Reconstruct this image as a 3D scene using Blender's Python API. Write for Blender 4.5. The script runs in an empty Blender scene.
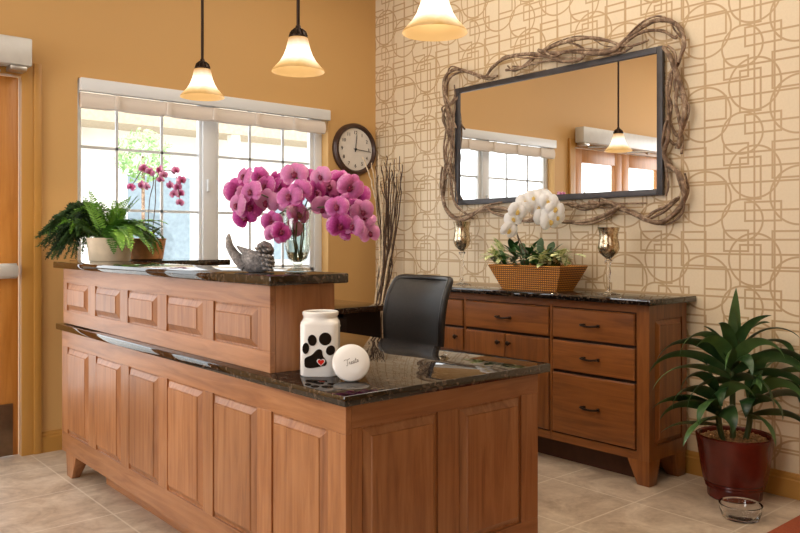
import bpy, bmesh, math, random
from mathutils import Vector, Matrix, Euler
random.seed(7)
PI = math.pi
sc = bpy.context.scene
COL = sc.collection

# ------------------------------------------------------------------ camera geometry (measured)
F_PX, HOR, YAW, EYE = 779.1, 240.79, math.radians(40.61), 1.18
SY, CY = math.sin(YAW), math.cos(YAW)
FWD = Vector((SY, CY, 0)); RGT = Vector((CY, -SY, 0)); UP = Vector((0, 0, 1))

def ray(px, py):
    a = (px - 400) / F_PX; b = -(py - HOR) / F_PX
    return FWD + RGT * a + UP * b
def on_x(px, py, x):
    r = ray(px, py); return Vector((0, 0, EYE)) + r * (x / r.x)
def on_y(px, py, y):
    r = ray(px, py); return Vector((0, 0, EYE)) + r * (y / r.y)
def at_d(px, py, d):
    return Vector((0, 0, EYE)) + ray(px, py) * d

# ------------------------------------------------------------------ material helpers
def srgb(r, g, b):
    def f(c):
        c /= 255.0
        return c / 12.92 if c <= 0.04045 else ((c + 0.055) / 1.055) ** 2.4
    return (f(r), f(g), f(b), 1.0)

class NT:
    def __init__(s, name):
        s.m = bpy.data.materials.new(name); s.m.use_nodes = True
        s.t = s.m.node_tree; s.n = s.t.nodes; s.l = s.t.links
        s.n.clear()
        s.out = s.n.new('ShaderNodeOutputMaterial')
        s.b = s.n.new('ShaderNodeBsdfPrincipled')
        s.l.new(s.b.outputs[0], s.out.inputs[0])
    def new(s, t, **kw):
        n = s.n.new(t)
        for k, v in kw.items(): setattr(n, k, v)
        return n
    def link(s, a, b): s.l.new(a, b)
    def put(s, sock, v):
        if hasattr(v, 'is_output') or isinstance(v, bpy.types.NodeSocket): s.l.new(v, sock)
        else: sock.default_value = v
    def math(s, op, a, b=0.0, c=None):
        n = s.new('ShaderNodeMath', operation=op)
        s.put(n.inputs[0], a); s.put(n.inputs[1], b)
        if c is not None: s.put(n.inputs[2], c)
        return n.outputs[0]
    def coord(s, kind='Object'):
        return s.new('ShaderNodeTexCoord').outputs[kind]
    def mapping(s, vec, scale=(1, 1, 1), loc=(0, 0, 0)):
        n = s.new('ShaderNodeMapping'); s.link(vec, n.inputs[0])
        n.inputs['Scale'].default_value = scale
        s.put(n.inputs['Location'], loc)
        return n.outputs[0]
    def noise(s, vec, scale=5, detail=4, rough=0.5, dist=0.0):
        n = s.new('ShaderNodeTexNoise'); s.link(vec, n.inputs['Vector'])
        n.inputs['Scale'].default_value = scale; n.inputs['Detail'].default_value = detail
        n.inputs['Roughness'].default_value = rough; n.inputs['Distortion'].default_value = dist
        return n.outputs['Fac']
    def ramp(s, fac, stops):
        n = s.new('ShaderNodeValToRGB'); s.link(fac, n.inputs[0])
        e = n.color_ramp.elements
        while len(e) < len(stops): e.new(0.5)
        for i, (p, c) in enumerate(stops):
            e[i].position = p; e[i].color = c
        return n.outputs[0]
    def mix(s, fac, a, b, mode='MIX'):
        n = s.new('ShaderNodeMix', data_type='RGBA', blend_type=mode)
        s.put(n.inputs[0], fac); s.put(n.inputs[6], a); s.put(n.inputs[7], b)
        return n.outputs[2]
    def bump(s, h, strength=0.3, dist=0.01):
        n = s.new('ShaderNodeBump'); s.link(h, n.inputs['Height'])
        n.inputs['Strength'].default_value = strength; n.inputs['Distance'].default_value = dist
        s.link(n.outputs[0], s.b.inputs['Normal'])
    def rnd(s): return s.new('ShaderNodeObjectInfo').outputs['Random']
    def col(s, v): s.put(s.b.inputs['Base Color'], v)
    def rough(s, v): s.put(s.b.inputs['Roughness'], v)
    def set(s, **kw):
        for k, v in kw.items(): s.put(s.b.inputs[k.replace('_', ' ')], v)

def plain(name, c, rough=0.5, metal=0.0, var=0.06, scale=20, **kw):
    t = NT(name)
    f = t.noise(t.coord(), scale, 3)
    d = tuple(x * (1 - var * 2) for x in c[:3]) + (1,)
    l = tuple(min(1, x * (1 + var * 2)) for x in c[:3]) + (1,)
    t.col(t.ramp(f, [(0.3, d), (0.7, l)])); t.rough(rough); t.set(Metallic=metal, **kw)
    return t.m

def wood(name, dark, mid, light, axis='z', rough=0.38):
    t = NT(name)
    sc_ = {'z': (1, 1, .07), 'y': (1, .07, 1), 'x': (.07, 1, 1)}[axis]
    off = t.new('ShaderNodeCombineXYZ')
    r = t.rnd()
    for i in range(3): t.link(t.math('MULTIPLY', r, 7.3 + i * 3), off.inputs[i])
    v = t.mapping(t.coord(), sc_, off.outputs[0])
    f = t.noise(v, 26, 6, .6, 1.2)
    g = t.noise(v, 120, 3, .6)
    blot = t.noise(t.mapping(t.coord(), tuple(.35 + .65 * x for x in sc_), off.outputs[0]), 9, 3, .55)
    c = t.ramp(f, [(.28, dark), (.5, mid), (.74, light)])
    c = t.mix(t.math('MULTIPLY', g, .22), c, dark)
    c = t.mix(t.math('MULTIPLY', t.math('SUBTRACT', blot, .42), 1.3), c, light)
    hs = t.new('ShaderNodeHueSaturation'); t.link(c, hs.inputs['Color'])
    t.link(t.math('MULTIPLY_ADD', r, .22, .89), hs.inputs['Value'])
    t.col(hs.outputs[0]); t.rough(rough); t.bump(g, .05, .002)
    t.set(Coat_Weight=.25, Coat_Roughness=.25)
    return t.m

M = {}
_d, _m, _l = srgb(126, 76, 40), srgb(158, 104, 61), srgb(180, 127, 83)
M['wood'] = wood('desk_wood', _d, _m, _l, 'z')
M['wood_y'] = wood('desk_wood_rail', _d, _m, _l, 'y')
M['wood_x'] = wood('desk_wood_end_rail', _d, _m, _l, 'x')
_d, _m, _l = srgb(98, 54, 20), srgb(130, 76, 32), srgb(152, 94, 44)
M['cab'] = wood('sideboard_wood', _d, _m, _l, 'z')
M['cab_y'] = wood('sideboard_wood_drawer', _d, _m, _l, 'y')
M['oak'] = wood('door_wood', srgb(176, 112, 40), srgb(200, 132, 56), srgb(214, 150, 74), 'z', .35)
M['dark_gap'] = plain('gap_shade', srgb(40, 20, 10), .7)
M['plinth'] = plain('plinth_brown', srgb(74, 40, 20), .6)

def granite(name, c0, c1, c2, rough=.03):
    t = NT(name); v = t.coord()
    vo = t.new('ShaderNodeTexVoronoi'); t.link(v, vo.inputs['Vector']); vo.inputs['Scale'].default_value = 110
    n = t.noise(v, 70, 5, .65); n2 = t.noise(v, 14, 3)
    sep = t.new('ShaderNodeSeparateColor'); t.link(vo.outputs['Color'], sep.inputs[0])
    f = t.math('ADD', t.math('MULTIPLY', sep.outputs[0], .5), t.math('MULTIPLY', n, .55))
    f = t.math('ADD', f, t.math('MULTIPLY', t.math('SUBTRACT', n2, .5), .35))
    t.col(t.ramp(f, [(.40, c0), (.62, c1), (.92, c2)])); t.rough(rough)
    t.set(Specular_IOR_Level=.6, IOR=1.62)
    return t.m
M['granite'] = granite('polished_granite', srgb(10, 8, 8), srgb(26, 21, 19), srgb(104, 88, 76))

def paint(name, c, bump=.08, rough=.6):
    t = NT(name); v = t.coord()
    n = t.noise(v, 1.2, 2); n2 = t.noise(v, 220, 2)
    d = tuple(x * .94 for x in c[:3]) + (1,)
    t.col(t.mix(n, d, c)); t.rough(rough); t.bump(n2, bump, .002)
    return t.m
M['wall'] = paint('golden_wall_paint', srgb(212, 168, 106))
M['trim'] = paint('ochre_trim_paint', srgb(188, 138, 66), .02, .35)
M['ceil'] = paint('ceiling_paint', srgb(236, 226, 208))
M['white_paint'] = paint('white_window_paint', srgb(232, 236, 240), .01, .35)
M['muntin'] = paint('backlit_grey_muntin', srgb(214, 220, 226), .01, .5)  # white bars, their backlit grey put into the paint colour
M['blind'] = paint('shade_fabric', srgb(232, 222, 212), .1, .8)

def wallpaper():
    t = NT('geometric_wallpaper'); W, H = .46, .42
    sep = t.new('ShaderNodeSeparateXYZ'); t.link(t.coord(), sep.inputs[0])
    u, v = sep.outputs[1], sep.outputs[2]
    def wrap(s, c, p):      # signed offset to the nearest repeat
        n = t.math('WRAP', t.math('SUBTRACT', s, c), p / 2, -p / 2)
        return n
    ds = []
    def circ(cu, cv, r):
        a, b = wrap(u, cu, W), wrap(v, cv, H)
        q = t.math('SQRT', t.math('ADD', t.math('MULTIPLY', a, a), t.math('MULTIPLY', b, b)))
        ds.append(t.math('ABSOLUTE', t.math('SUBTRACT', q, r)))
    def rect(cu, cv, hu, hv):
        a, b = t.math('ABSOLUTE', wrap(u, cu, W)), t.math('ABSOLUTE', wrap(v, cv, H))
        ds.append(t.math('ABSOLUTE', t.math('MAXIMUM', t.math('SUBTRACT', a, hu), t.math('SUBTRACT', b, hv))))
    def line_u(c): ds.append(t.math('ABSOLUTE', wrap(u, c, W)))
    def line_v(c): ds.append(t.math('ABSOLUTE', wrap(v, c, H)))
    circ(.13, .13, .135); circ(.34, .25, .125); circ(.40, .02, .10)
    rect(.075, .155, .055, .055); rect(.19, .30, .065, .085); rect(.36, .22, .05, .10)
    rect(.30, .06, .085, .045); rect(.43, .34, .06, .05)
    line_u(.13); line_u(.34); line_u(.245)
    line_v(.065); line_v(.20); line_v(.345); line_v(.275)
    d = ds[0]
    for x in ds[1:]: d = t.math('MINIMUM', d, x)
    mr = t.new('ShaderNodeMapRange', interpolation_type='SMOOTHSTEP'); t.link(d, mr.inputs[0])
    mr.inputs[1].default_value = .003; mr.inputs[2].default_value = .0065
    mr.inputs[3].default_value = 1; mr.inputs[4].default_value = 0
    n = t.noise(t.coord(), 90, 4); big = t.noise(t.coord(), 2.5, 2)
    base = t.mix(n, srgb(222, 203, 172), srgb(233, 216, 187))
    ln = t.mix(big, srgb(172, 136, 90), srgb(192, 160, 116))
    t.col(t.mix(t.math('MULTIPLY', mr.outputs[0], .85), base, ln))
    t.rough(t.math('MULTIPLY_ADD', mr.outputs[0], -.2, .6)); t.bump(mr.outputs[0], .15, .002)
    return t.m
M['paper'] = wallpaper()

def tiles():
    t = NT('travertine_floor_tiles'); v = t.coord()
    S = .46
    mp = t.mapping(v, (1, 1, 1), (-1.25 + S * 9, -3.36 + S * 15, 0))
    br = t.new('ShaderNodeTexBrick'); t.link(mp, br.inputs['Vector'])
    br.offset = 0; br.inputs['Scale'].default_value = 1
    br.inputs['Brick Width'].default_value = S; br.inputs['Row Height'].default_value = S
    br.inputs['Mortar Size'].default_value = .0045; br.inputs['Mortar Smooth'].default_value = .3
    br.inputs['Color1'].default_value = (0, 0, 0, 1); br.inputs['Color2'].default_value = (1, 1, 1, 1)
    br.inputs['Mortar'].default_value = (.5, .5, .5, 1)
    n = t.noise(v, 5, 7, .62, .8); n2 = t.noise(v, 38, 5, .6)
    f = t.math('ADD', t.math('MULTIPLY', n, .75), t.math('MULTIPLY', n2, .25))
    c = t.ramp(f, [(.32, srgb(150, 130, 111)), (.5, srgb(190, 171, 150)), (.66, srgb(214, 198, 178))])
    c = t.mix(.14, c, br.outputs['Color'], 'SOFT_LIGHT')
    c = t.mix(t.math('MULTIPLY', br.outputs['Fac'], .6), c, srgb(226, 216, 200))
    t.col(c); t.rough(t.math('MULTIPLY_ADD', n2, .3, .25)); t.bump(f, .12, .004)
    return t.m
M['floor'] = tiles()

def glass(name, c=(1, 1, 1, 1), rough=0.0, ior=1.45):
    t = NT(name); t.col(c); t.rough(rough); t.set(Transmission_Weight=1.0, IOR=ior)
    return t.m
M['glass'] = glass('clear_glass')
def pane():
    t = NT('window_glass')
    tr = t.new('ShaderNodeBsdfTransparent'); gl = t.new('ShaderNodeBsdfGlossy'); gl.inputs['Roughness'].default_value = .02
    mx = t.new('ShaderNodeMixShader'); lw = t.new('ShaderNodeLayerWeight'); lw.inputs[0].default_value = .2
    t.link(t.math('MULTIPLY', t.math('POWER', lw.outputs['Facing'], 3.0), .25), mx.inputs[0]); t.link(tr.outputs[0], mx.inputs[1]); t.link(gl.outputs[0], mx.inputs[2])
    t.link(mx.outputs[0], t.out.inputs[0]); return t.m
M['pane'] = pane()
def thin_glass():
    t = NT('thin_vase_glass')
    tr = t.new('ShaderNodeBsdfTransparent'); tr.inputs[0].default_value = (.90, .92, .88, 1)
    gl = t.new('ShaderNodeBsdfGlossy'); gl.inputs['Roughness'].default_value = .02
    lw = t.new('ShaderNodeLayerWeight'); lw.inputs[0].default_value = .35
    f = t.math('MULTIPLY_ADD', lw.outputs['Facing'], .6, .05)
    mx = t.new('ShaderNodeMixShader')
    t.link(f, mx.inputs[0]); t.link(tr.outputs[0], mx.inputs[1]); t.link(gl.outputs[0], mx.inputs[2])
    t.link(mx.outputs[0], t.out.inputs[0]); return t.m
M['thin'] = thin_glass()
M['water'] = glass('vase_water', (1, .97, .92, 1), 0, 1.33)
def mirror():
    t = NT('mirror_silver'); n = t.noise(t.coord(), 3, 2)
    t.col(t.mix(n, (.90, .90, .88, 1), (.93, .93, .91, 1))); t.rough(.005); t.set(Metallic=1.0); return t.m
M['mirror'] = mirror()
M['iron'] = plain('grey_iron_frame', srgb(74, 72, 74), .45, .6)
M['bronze'] = plain('oiled_bronze', srgb(52, 38, 30), .35, .8)
M['steel'] = plain('brushed_steel', srgb(190, 188, 184), .3, .9)
M['alu'] = plain('white_aluminium', srgb(212, 212, 210), .35, .15, .02)
M['kick'] = plain('kick_plate_steel', srgb(140, 118, 96), .35, .8)
def bark():
    t = NT('driftwood_bark'); v = t.coord()
    n = t.noise(t.mapping(v, (1, .5, .5)), 45, 6, .65, 1.0)
    t.col(t.ramp(n, [(.3, srgb(70, 53, 40)), (.5, srgb(128, 102, 80)), (.7, srgb(190, 168, 142))]))
    t.rough(.65); t.bump(n, .5, .006); return t.m
M['bark'] = bark()
M['leather'] = plain('black_chair_leather', srgb(26, 26, 28), .5, 0, .1, 60)
M['black_plastic'] = plain('black_plastic', srgb(22, 22, 24), .35)
M['ceramic'] = plain('white_glazed_ceramic', srgb(244, 242, 238), .12, 0, .01)
M['black_glaze'] = plain('black_glaze', srgb(14, 12, 12), .2)
M['red_glaze'] = plain('red_glaze', srgb(208, 36, 28), .25)
M['ink'] = plain('grey_brown_ink', srgb(96, 84, 74), .5)
M['clock_wood'] = plain('clock_rim_brown', srgb(70, 48, 38), .35, .2)
M['clock_face'] = plain('clock_face', srgb(226, 220, 212), .5, 0, .02)
M['black'] = plain('matte_black', srgb(24, 22, 22), .5)
M['cream_pot'] = plain('cream_pot_glaze', srgb(222, 204, 176), .4, 0, .06, 14)
M['tan_pot'] = plain('tan_basket_pot', srgb(178, 122, 72), .6, 0, .1, 40)
M['red_pot'] = plain('oxblood_glaze', srgb(92, 28, 18), .25, 0, .12, 10)
M['gravel'] = plain('bark_chips', srgb(168, 128, 84), .8, 0, .25, 60)
M['soil'] = plain('dark_soil', srgb(60, 44, 32), .9, 0, .2, 60)
M['twig_dark'] = plain('dark_twig', srgb(84, 62, 46), .7, 0, .2, 50)
M['twig_pale'] = plain('pale_birch_twig', srgb(214, 192, 160), .7, 0, .12, 50)
def stone():
    t = NT('grey_carved_stone'); v = t.coord(); n = t.noise(v, 130, 5, .7); n2 = t.noise(v, 25, 3)
    f = t.math('ADD', t.math('MULTIPLY', n, .6), t.math('MULTIPLY', n2, .4))
    t.col(t.ramp(f, [(.35, srgb(70, 68, 70)), (.52, srgb(138, 134, 134)), (.66, srgb(196, 192, 190))]))
    t.rough(.8); t.bump(f, .6, .006); return t.m
M['stone'] = stone()
def merc():
    t = NT('mercury_glass'); n = t.noise(t.coord(), 60, 4, .7)
    t.col(t.ramp(n, [(.35, srgb(140, 118, 84)), (.6, srgb(226, 212, 184))])); t.rough(t.math('MULTIPLY_ADD', n, .3, .06))
    t.set(Metallic=.92); return t.m
M['merc'] = merc()
def leafmat(name, a, b, rough=.35, trans=.15):
    t = NT(name); n = t.noise(t.coord(), 12, 3); r = t.rnd()
    f = t.math('ADD', t.math('MULTIPLY', n, .6), t.math('MULTIPLY', r, .5))
    t.col(t.ramp(f, [(.25, a), (.75, b)])); t.rough(rough); t.set(Subsurface_Weight=0.0)
    return t.m
M['dracaena'] = leafmat('dark_glossy_leaf', srgb(26, 54, 28), srgb(88, 122, 68), .3)
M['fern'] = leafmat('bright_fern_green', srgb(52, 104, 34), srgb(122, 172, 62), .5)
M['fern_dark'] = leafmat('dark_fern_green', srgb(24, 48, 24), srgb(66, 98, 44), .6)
M['orch_leaf'] = leafmat('orchid_leaf', srgb(26, 56, 28), srgb(66, 104, 50), .35)
M['stem'] = plain('orchid_stem', srgb(70, 84, 44), .5)
M['stake'] = plain('brown_stem', srgb(84, 60, 44), .6)
def varieg():
    t = NT('variegated_leaf'); n = t.noise(t.coord(), 45, 3, .6, .5)
    t.col(t.ramp(n, [(.4, srgb(122, 152, 72)), (.46, srgb(216, 220, 158)), (.7, srgb(242, 242, 206))])); t.rough(.45); return t.m
M['varieg'] = varieg()
def petal(name, inner, mid, edge, R, vein=0.0):
    t = NT(name); v = t.coord()
    ln = t.new('ShaderNodeVectorMath', operation='LENGTH'); t.link(v, ln.inputs[0])
    f = t.math('DIVIDE', ln.outputs['Value'], R)
    n = t.noise(t.mapping(v, (1, 1, 1)), 130, 4, .7)
    f2 = t.math('ADD', f, t.math('MULTIPLY', t.math('SUBTRACT', n, .5), .9))
    pale = tuple(min(1, x * .55 + .42) for x in edge[:3]) + (1,)
    c = t.ramp(f2, [(.10, inner), (.42, mid), (.80, edge), (1.02, pale)])
    r = t.rnd()
    c = t.mix(t.math('MULTIPLY', t.math('MULTIPLY', r, r), vein), c, pale)
    t.col(c); t.rough(.5)
    t.set(Subsurface_Weight=0.0)
    tl = t.new('ShaderNodeBsdfTranslucent'); t.link(c, tl.inputs[0])
    mx = t.new('ShaderNodeMixShader'); mx.inputs[0].default_value = .3
    t.link(t.b.outputs[0], mx.inputs[1]); t.link(tl.outputs[0], mx.inputs[2]); t.link(mx.outputs[0], t.out.inputs[0])
    return t.m
M['petal_m'] = petal('magenta_petal', srgb(124, 4, 78), srgb(178, 26, 138), srgb(212, 84, 180), .047, .62)
M['petal_w'] = petal('white_petal', srgb(244, 236, 214), srgb(252, 251, 250), srgb(253, 253, 252), .06)
M['petal_s'] = petal('small_magenta_petal', srgb(150, 20, 80), srgb(176, 50, 120), srgb(212, 120, 176), .03, .4)
M['lip_m'] = plain('dark_lip', srgb(122, 12, 62), .4)
M['lip_w'] = plain('yellow_lip', srgb(230, 196, 110), .4)
def wicker():
    t = NT('woven_wicker'); v = t.coord()
    sep = t.new('ShaderNodeSeparateXYZ'); t.link(v, sep.inputs[0])
    hor = t.math('ADD', sep.outputs[0], sep.outputs[1])
    row = t.math('FLOOR', t.math('MULTIPLY', sep.outputs[2], 82))
    a = t.math('SINE', t.math('ADD', t.math('MULTIPLY', hor, 420), t.math('MULTIPLY', row, PI)))
    b = t.math('SINE', t.math('MULTIPLY', sep.outputs[2], 82 * 2 * PI))
    f = t.math('MULTIPLY_ADD', t.math('ADD', a, b), .25, .5)
    t.col(t.ramp(f, [(.3, srgb(62, 28, 6)), (.5, srgb(164, 94, 20)), (.85, srgb(232, 160, 56))])); t.rough(.4)
    t.bump(f, .6, .006); return t.m
M['wicker'] = wicker()
def rug():
    t = NT('rust_rug_weave'); v = t.coord(); n = t.noise(v, 260, 3, .7)
    w = t.new('ShaderNodeTexWave', bands_direction='DIAGONAL'); t.link(v, w.inputs['Vector']); w.inputs['Scale'].default_value = 40
    f = t.math('ADD', t.math('MULTIPLY', n, .6), t.math('MULTIPLY', w.outputs['Fac'], .4))
    t.col(t.ramp(f, [(.3, srgb(104, 36, 16)), (.6, srgb(186, 92, 52))])); t.rough(.9); t.bump(f, .6, .006); return t.m
M['rug'] = rug()
def shade():
    t = NT('frosted_alabaster_shade'); sep = t.new('ShaderNodeSeparateXYZ'); t.link(t.coord(), sep.inputs[0])
    n = t.noise(t.coord(), 25, 4, .6)
    z = t.math('ADD', sep.outputs[2], t.math('MULTIPLY', t.math('SUBTRACT', n, .5), .02))
    mr = t.new('ShaderNodeMapRange'); t.link(z, mr.inputs[0]); mr.inputs[1].default_value = 0; mr.inputs[2].default_value = .145
    c = t.ramp(mr.outputs[0], [(0.0, srgb(240, 178, 96)), (.16, srgb(250, 206, 136)), (.34, srgb(255, 242, 218)), (.7, srgb(255, 242, 214)), (1.0, srgb(236, 172, 96))])
    s = t.new('ShaderNodeMapRange'); t.link(t.math('ABSOLUTE', t.math('SUBTRACT', mr.outputs[0], .52)), s.inputs[0])
    s.inputs[1].default_value = .5; s.inputs[2].default_value = 0; s.inputs[3].default_value = .75; s.inputs[4].default_value = 1.9
    bf = t.new('ShaderNodeNewGeometry').outputs['Backfacing']
    c = t.mix(bf, c, srgb(242, 186, 112)); st = t.math('MULTIPLY_ADD', bf, t.math('SUBTRACT', .78, s.outputs[0]), s.outputs[0])
    t.rough(.3); t.set(Emission_Color=c, Emission_Strength=st); t.b.inputs['Base Color'].default_value = (.02, .014, .008, 1)
    return t.m
M['shade'] = shade()
M['bulb'] = None
t_ = NT('lamp_bulb_glow'); t_.set(Emission_Color=srgb(255, 236, 200), Emission_Strength=6.0); M['bulb'] = t_.m
M['house'] = plain('pale_house_siding', srgb(240, 236, 228), .8, 0, .03, 3)
M['house_beige'] = plain('beige_soffit', srgb(176, 160, 136), .8)
M['concrete'] = plain('pale_concrete', srgb(206, 204, 200), .9)
M['bush'] = leafmat('garden_bush_leaf', srgb(140, 180, 110), srgb(200, 224, 176), .7)
M['house_glass'] = plain('house_window_glass', srgb(126, 142, 152), .5)

# ------------------------------------------------------------------ mesh helpers
class MB:
    def __init__(s): s.bm = bmesh.new()
    def face(s, vs, mi=0):
        try:
            f = s.bm.faces.new(vs); f.material_index = mi; return f
        except ValueError: return None
    def v(s, p): return s.bm.verts.new(p)
    def box(s, a, b, bev=0.0, mi=0):
        x0, y0, z0 = (min(a[i], b[i]) for i in range(3)); x1, y1, z1 = (max(a[i], b[i]) for i in range(3))
        P = [(x0, y0, z0), (x1, y0, z0), (x1, y1, z0), (x0, y1, z0), (x0, y0, z1), (x1, y0, z1), (x1, y1, z1), (x0, y1, z1)]
        return s.hexa(P, bev, mi)
    def hexa(s, P, bev=0.0, mi=0):
        vs = [s.v(p) for p in P]
        fs = [s.face([vs[i] for i in q], mi) for q in ((3, 2, 1, 0), (4, 5, 6, 7), (0, 1, 5, 4), (1, 2, 6, 5), (2, 3, 7, 6), (3, 0, 4, 7))]
        if bev > 0:
            es = list({e for f in fs for e in f.edges})
            bmesh.ops.bevel(s.bm, geom=es, offset=bev, segments=2, profile=.5, affect='EDGES', clamp_overlap=True)
        return s
    def loft(s, rings, cap0=True, cap1=True, closed=True, mi=0):
        R = [[s.v(p) for p in r] for r in rings]
        n = len(R[0])
        for a, b in zip(R, R[1:]):
            for i in range(n if closed else n - 1):
                j = (i + 1) % n
                s.face([a[i], a[j], b[j], b[i]], mi)
        if cap0: s.face(list(reversed(R[0])), mi)
        if cap1: s.face(R[-1], mi)
        return s
    def lathe(s, prof, c=(0, 0, 0), n=32, mi=0, cap0=True, cap1=True, sx=1, sy=1, rib=0, ribn=0):
        rings = []
        for r, z in prof:
            rings.append([(c[0] + sx * (r * (1 + rib * math.cos(ribn * 2 * PI * i / n))) * math.cos(2 * PI * i / n), c[1] + sy * r * (1 + rib * math.cos(ribn * 2 * PI * i / n)) * math.sin(2 * PI * i / n), c[2] + z) for i in range(n)])
        return s.loft(rings, cap0, cap1, True, mi)
    def tube(s, pts, rad, n=8, mi=0, cap=True, wob=0.0):
        pts = [Vector(p) for p in pts]
        if not hasattr(rad, '__len__'): rad = [rad] * len(pts)
        T = []
        for i in range(len(pts)):
            d = pts[min(i + 1, len(pts) - 1)] - pts[max(i - 1, 0)]
            T.append(d.normalized())
        ref = Vector((0, 0, 1)) if abs(T[0].z) < .9 else Vector((1, 0, 0))
        u = T[0].cross(ref).normalized(); rings = []
        for i, p in enumerate(pts):
            u = (u - T[i] * u.dot(T[i])).normalized(); w = T[i].cross(u)
            rr = rad[i]
            rings.append([p + (u * math.cos(2 * PI * k / n) + w * math.sin(2 * PI * k / n)) * rr * (1 + wob * random.uniform(-1, 1)) for k in range(n)])
        return s.loft(rings, cap, cap, True, mi)
    def prism(s, pts, off, mi=0):
        off = Vector(off)
        a = [s.v(p) for p in pts]; b = [s.v(Vector(p) + off) for p in pts]
        s.face(list(reversed(a)), mi); s.face(b, mi)
        for i in range(len(a)):
            j = (i + 1) % len(a); s.face([a[i], a[j], b[j], b[i]], mi)
        return s
    def strip(s, rows, mi=0):      # grid surface from rows of points
        R = [[s.v(p) for p in r] for r in rows]
        for a, b in zip(R, R[1:]):
            for i in range(len(a) - 1): s.face([a[i], a[i + 1], b[i + 1], b[i]], mi)
        return s
    def mesh(s, name, mats, smooth=True, ang=40):
        bmesh.ops.recalc_face_normals(s.bm, faces=s.bm.faces)
        me = bpy.data.meshes.new(name); s.bm.to_mesh(me); s.bm.free()
        for m in (mats if isinstance(mats, (list, tuple)) else [mats]): me.materials.append(m)
        if smooth:
            for p in me.polygons: p.use_smooth = True
            try: me.set_sharp_from_angle(angle=math.radians(ang))
            except Exception: pass
        return me
    def build(s, name, mats, parent=None, smooth=True, ang=40, loc=None):
        root = parent
        off = Vector((0, 0, 0))
        while root is not None:
            off += root.location; root = root.parent
        if parent is not None:
            for v in s.bm.verts: v.co -= off
        me = s.mesh(name, mats, smooth, ang)
        o = bpy.data.objects.new(name, me); COL.objects.link(o)
        if parent is not None: o.parent = parent
        return o

def cr(pts, n=6):       # Catmull-Rom through points
    pts = [Vector(p) for p in pts]; P = [pts[0] * 2 - pts[1]] + pts + [pts[-1] * 2 - pts[-2]]; out = []
    for i in range(1, len(P) - 2):
        for k in range(n):
            t = k / n; a, b, c, d = P[i - 1:i + 3]
            out.append(.5 * ((2 * b) + (c - a) * t + (2 * a - 5 * b + 4 * c - d) * t * t + (3 * b - a - 3 * c + d) * t ** 3))
    out.append(pts[-1]); return out

def thing(name, label, cat, loc=(0, 0, 0), group=None):
    o = bpy.data.objects.new(name, None); COL.objects.link(o); o.location = loc
    o.empty_display_size = .05
    return tag(o, label, cat, group)
def tag(o, label, cat, group=None):
    o['label'] = label; o['category'] = cat
    if group: o['group'] = group
    return o
def struct(o): o['kind'] = 'structure'; return o
def inst(name, me, parent, mat):     # a part that shares mesh data
    o = bpy.data.objects.new(name, me); COL.objects.link(o); o.parent = parent
    o.matrix_local = Matrix.Translation(-parent.matrix_world.translation if False else Vector((0, 0, 0))) @ mat
    return o
def dup(root, loc, label):
    r = root.copy(); COL.objects.link(r); r.location = loc; r['label'] = label
    for ch in list(root.children):
        c = ch.copy(); COL.objects.link(c); c.parent = r
        for g in list(ch.children):
            d = g.copy(); COL.objects.link(d); d.parent = c
    return r

def frame_from_normal(n, up=Vector((0, 0, 1)), roll=0):
    n = n.normalized(); x = up.cross(n)
    if x.length < 1e-4: x = Vector((1, 0, 0))
    x.normalize(); y = n.cross(x)
    m = Matrix((x, y, n)).transposed().to_4x4()
    return m @ Matrix.Rotation(roll, 4, 'Z')

# ------------------------------------------------------------------ room shell
XW, YW, ZC = 3.70, 4.60, 3.2
X0, Y0 = -3.6, -3.4
WX0, WX1, WZ0, WZ1 = 1.506, 3.262, .90, 2.118      # window opening
DX0, DX1, DZ1 = -.43, 1.205, 2.085                  # door opening
b = MB(); b.box((X0, Y0, -.1), (XW + .15, YW + .15, 0)); struct(b.build('floor', M['floor'], smooth=False))
b = MB(); b.box((X0, Y0, ZC), (XW + .15, YW + .15, ZC + .1)); struct(b.build('ceiling', M['ceil'], smooth=False))
b = MB(); b.box((XW, Y0, 0), (XW + .15, YW + .15, ZC)); struct(b.build('wall_right', M['paper'], smooth=False))
b = MB(); b.box((X0, Y0 - .15, 0), (XW + .15, Y0, ZC)); struct(b.build('wall_front', M['wall'], smooth=False))
b = MB(); b.box((X0 - .15, Y0 - .15, 0), (X0, YW + .15, ZC)); struct(b.build('wall_left', M['wall'], smooth=False))
b = MB(); y0, y1 = YW, YW + .15
b.box((X0, y0, 0), (DX0, y1, ZC)); b.box((DX0, y0, DZ1), (DX1, y1, ZC)); b.box((DX1, y0, 0), (WX0, y1, ZC))
b.box((WX0, y0, 0), (WX1, y1, WZ0)); b.box((WX0, y0, WZ1), (WX1, y1, ZC)); b.box((WX1, y0, 0), (XW, y1, ZC))
struct(b.build('wall_back', M['wall'], smooth=False))
def baseboard(name, axis, a, c, face):
    b = MB()
    prof = [(0, 0), (.018, 0), (.018, .082), (.012, .088), (.012, .100), (.006, .112), (0, .114)]
    if axis == 'x': b.loft([[(x, face - p, z) for p, z in prof] for x in (a, c)])
    else: b.loft([[(face - p, y, z) for p, z in prof] for y in (a, c)])
    struct(b.build(name, M['trim'], smooth=False))
baseboard('baseboard_back', 'x', 1.306, XW - .02, YW)
baseboard('baseboard_right', 'y', Y0 + .02, YW - .02, XW)

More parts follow.
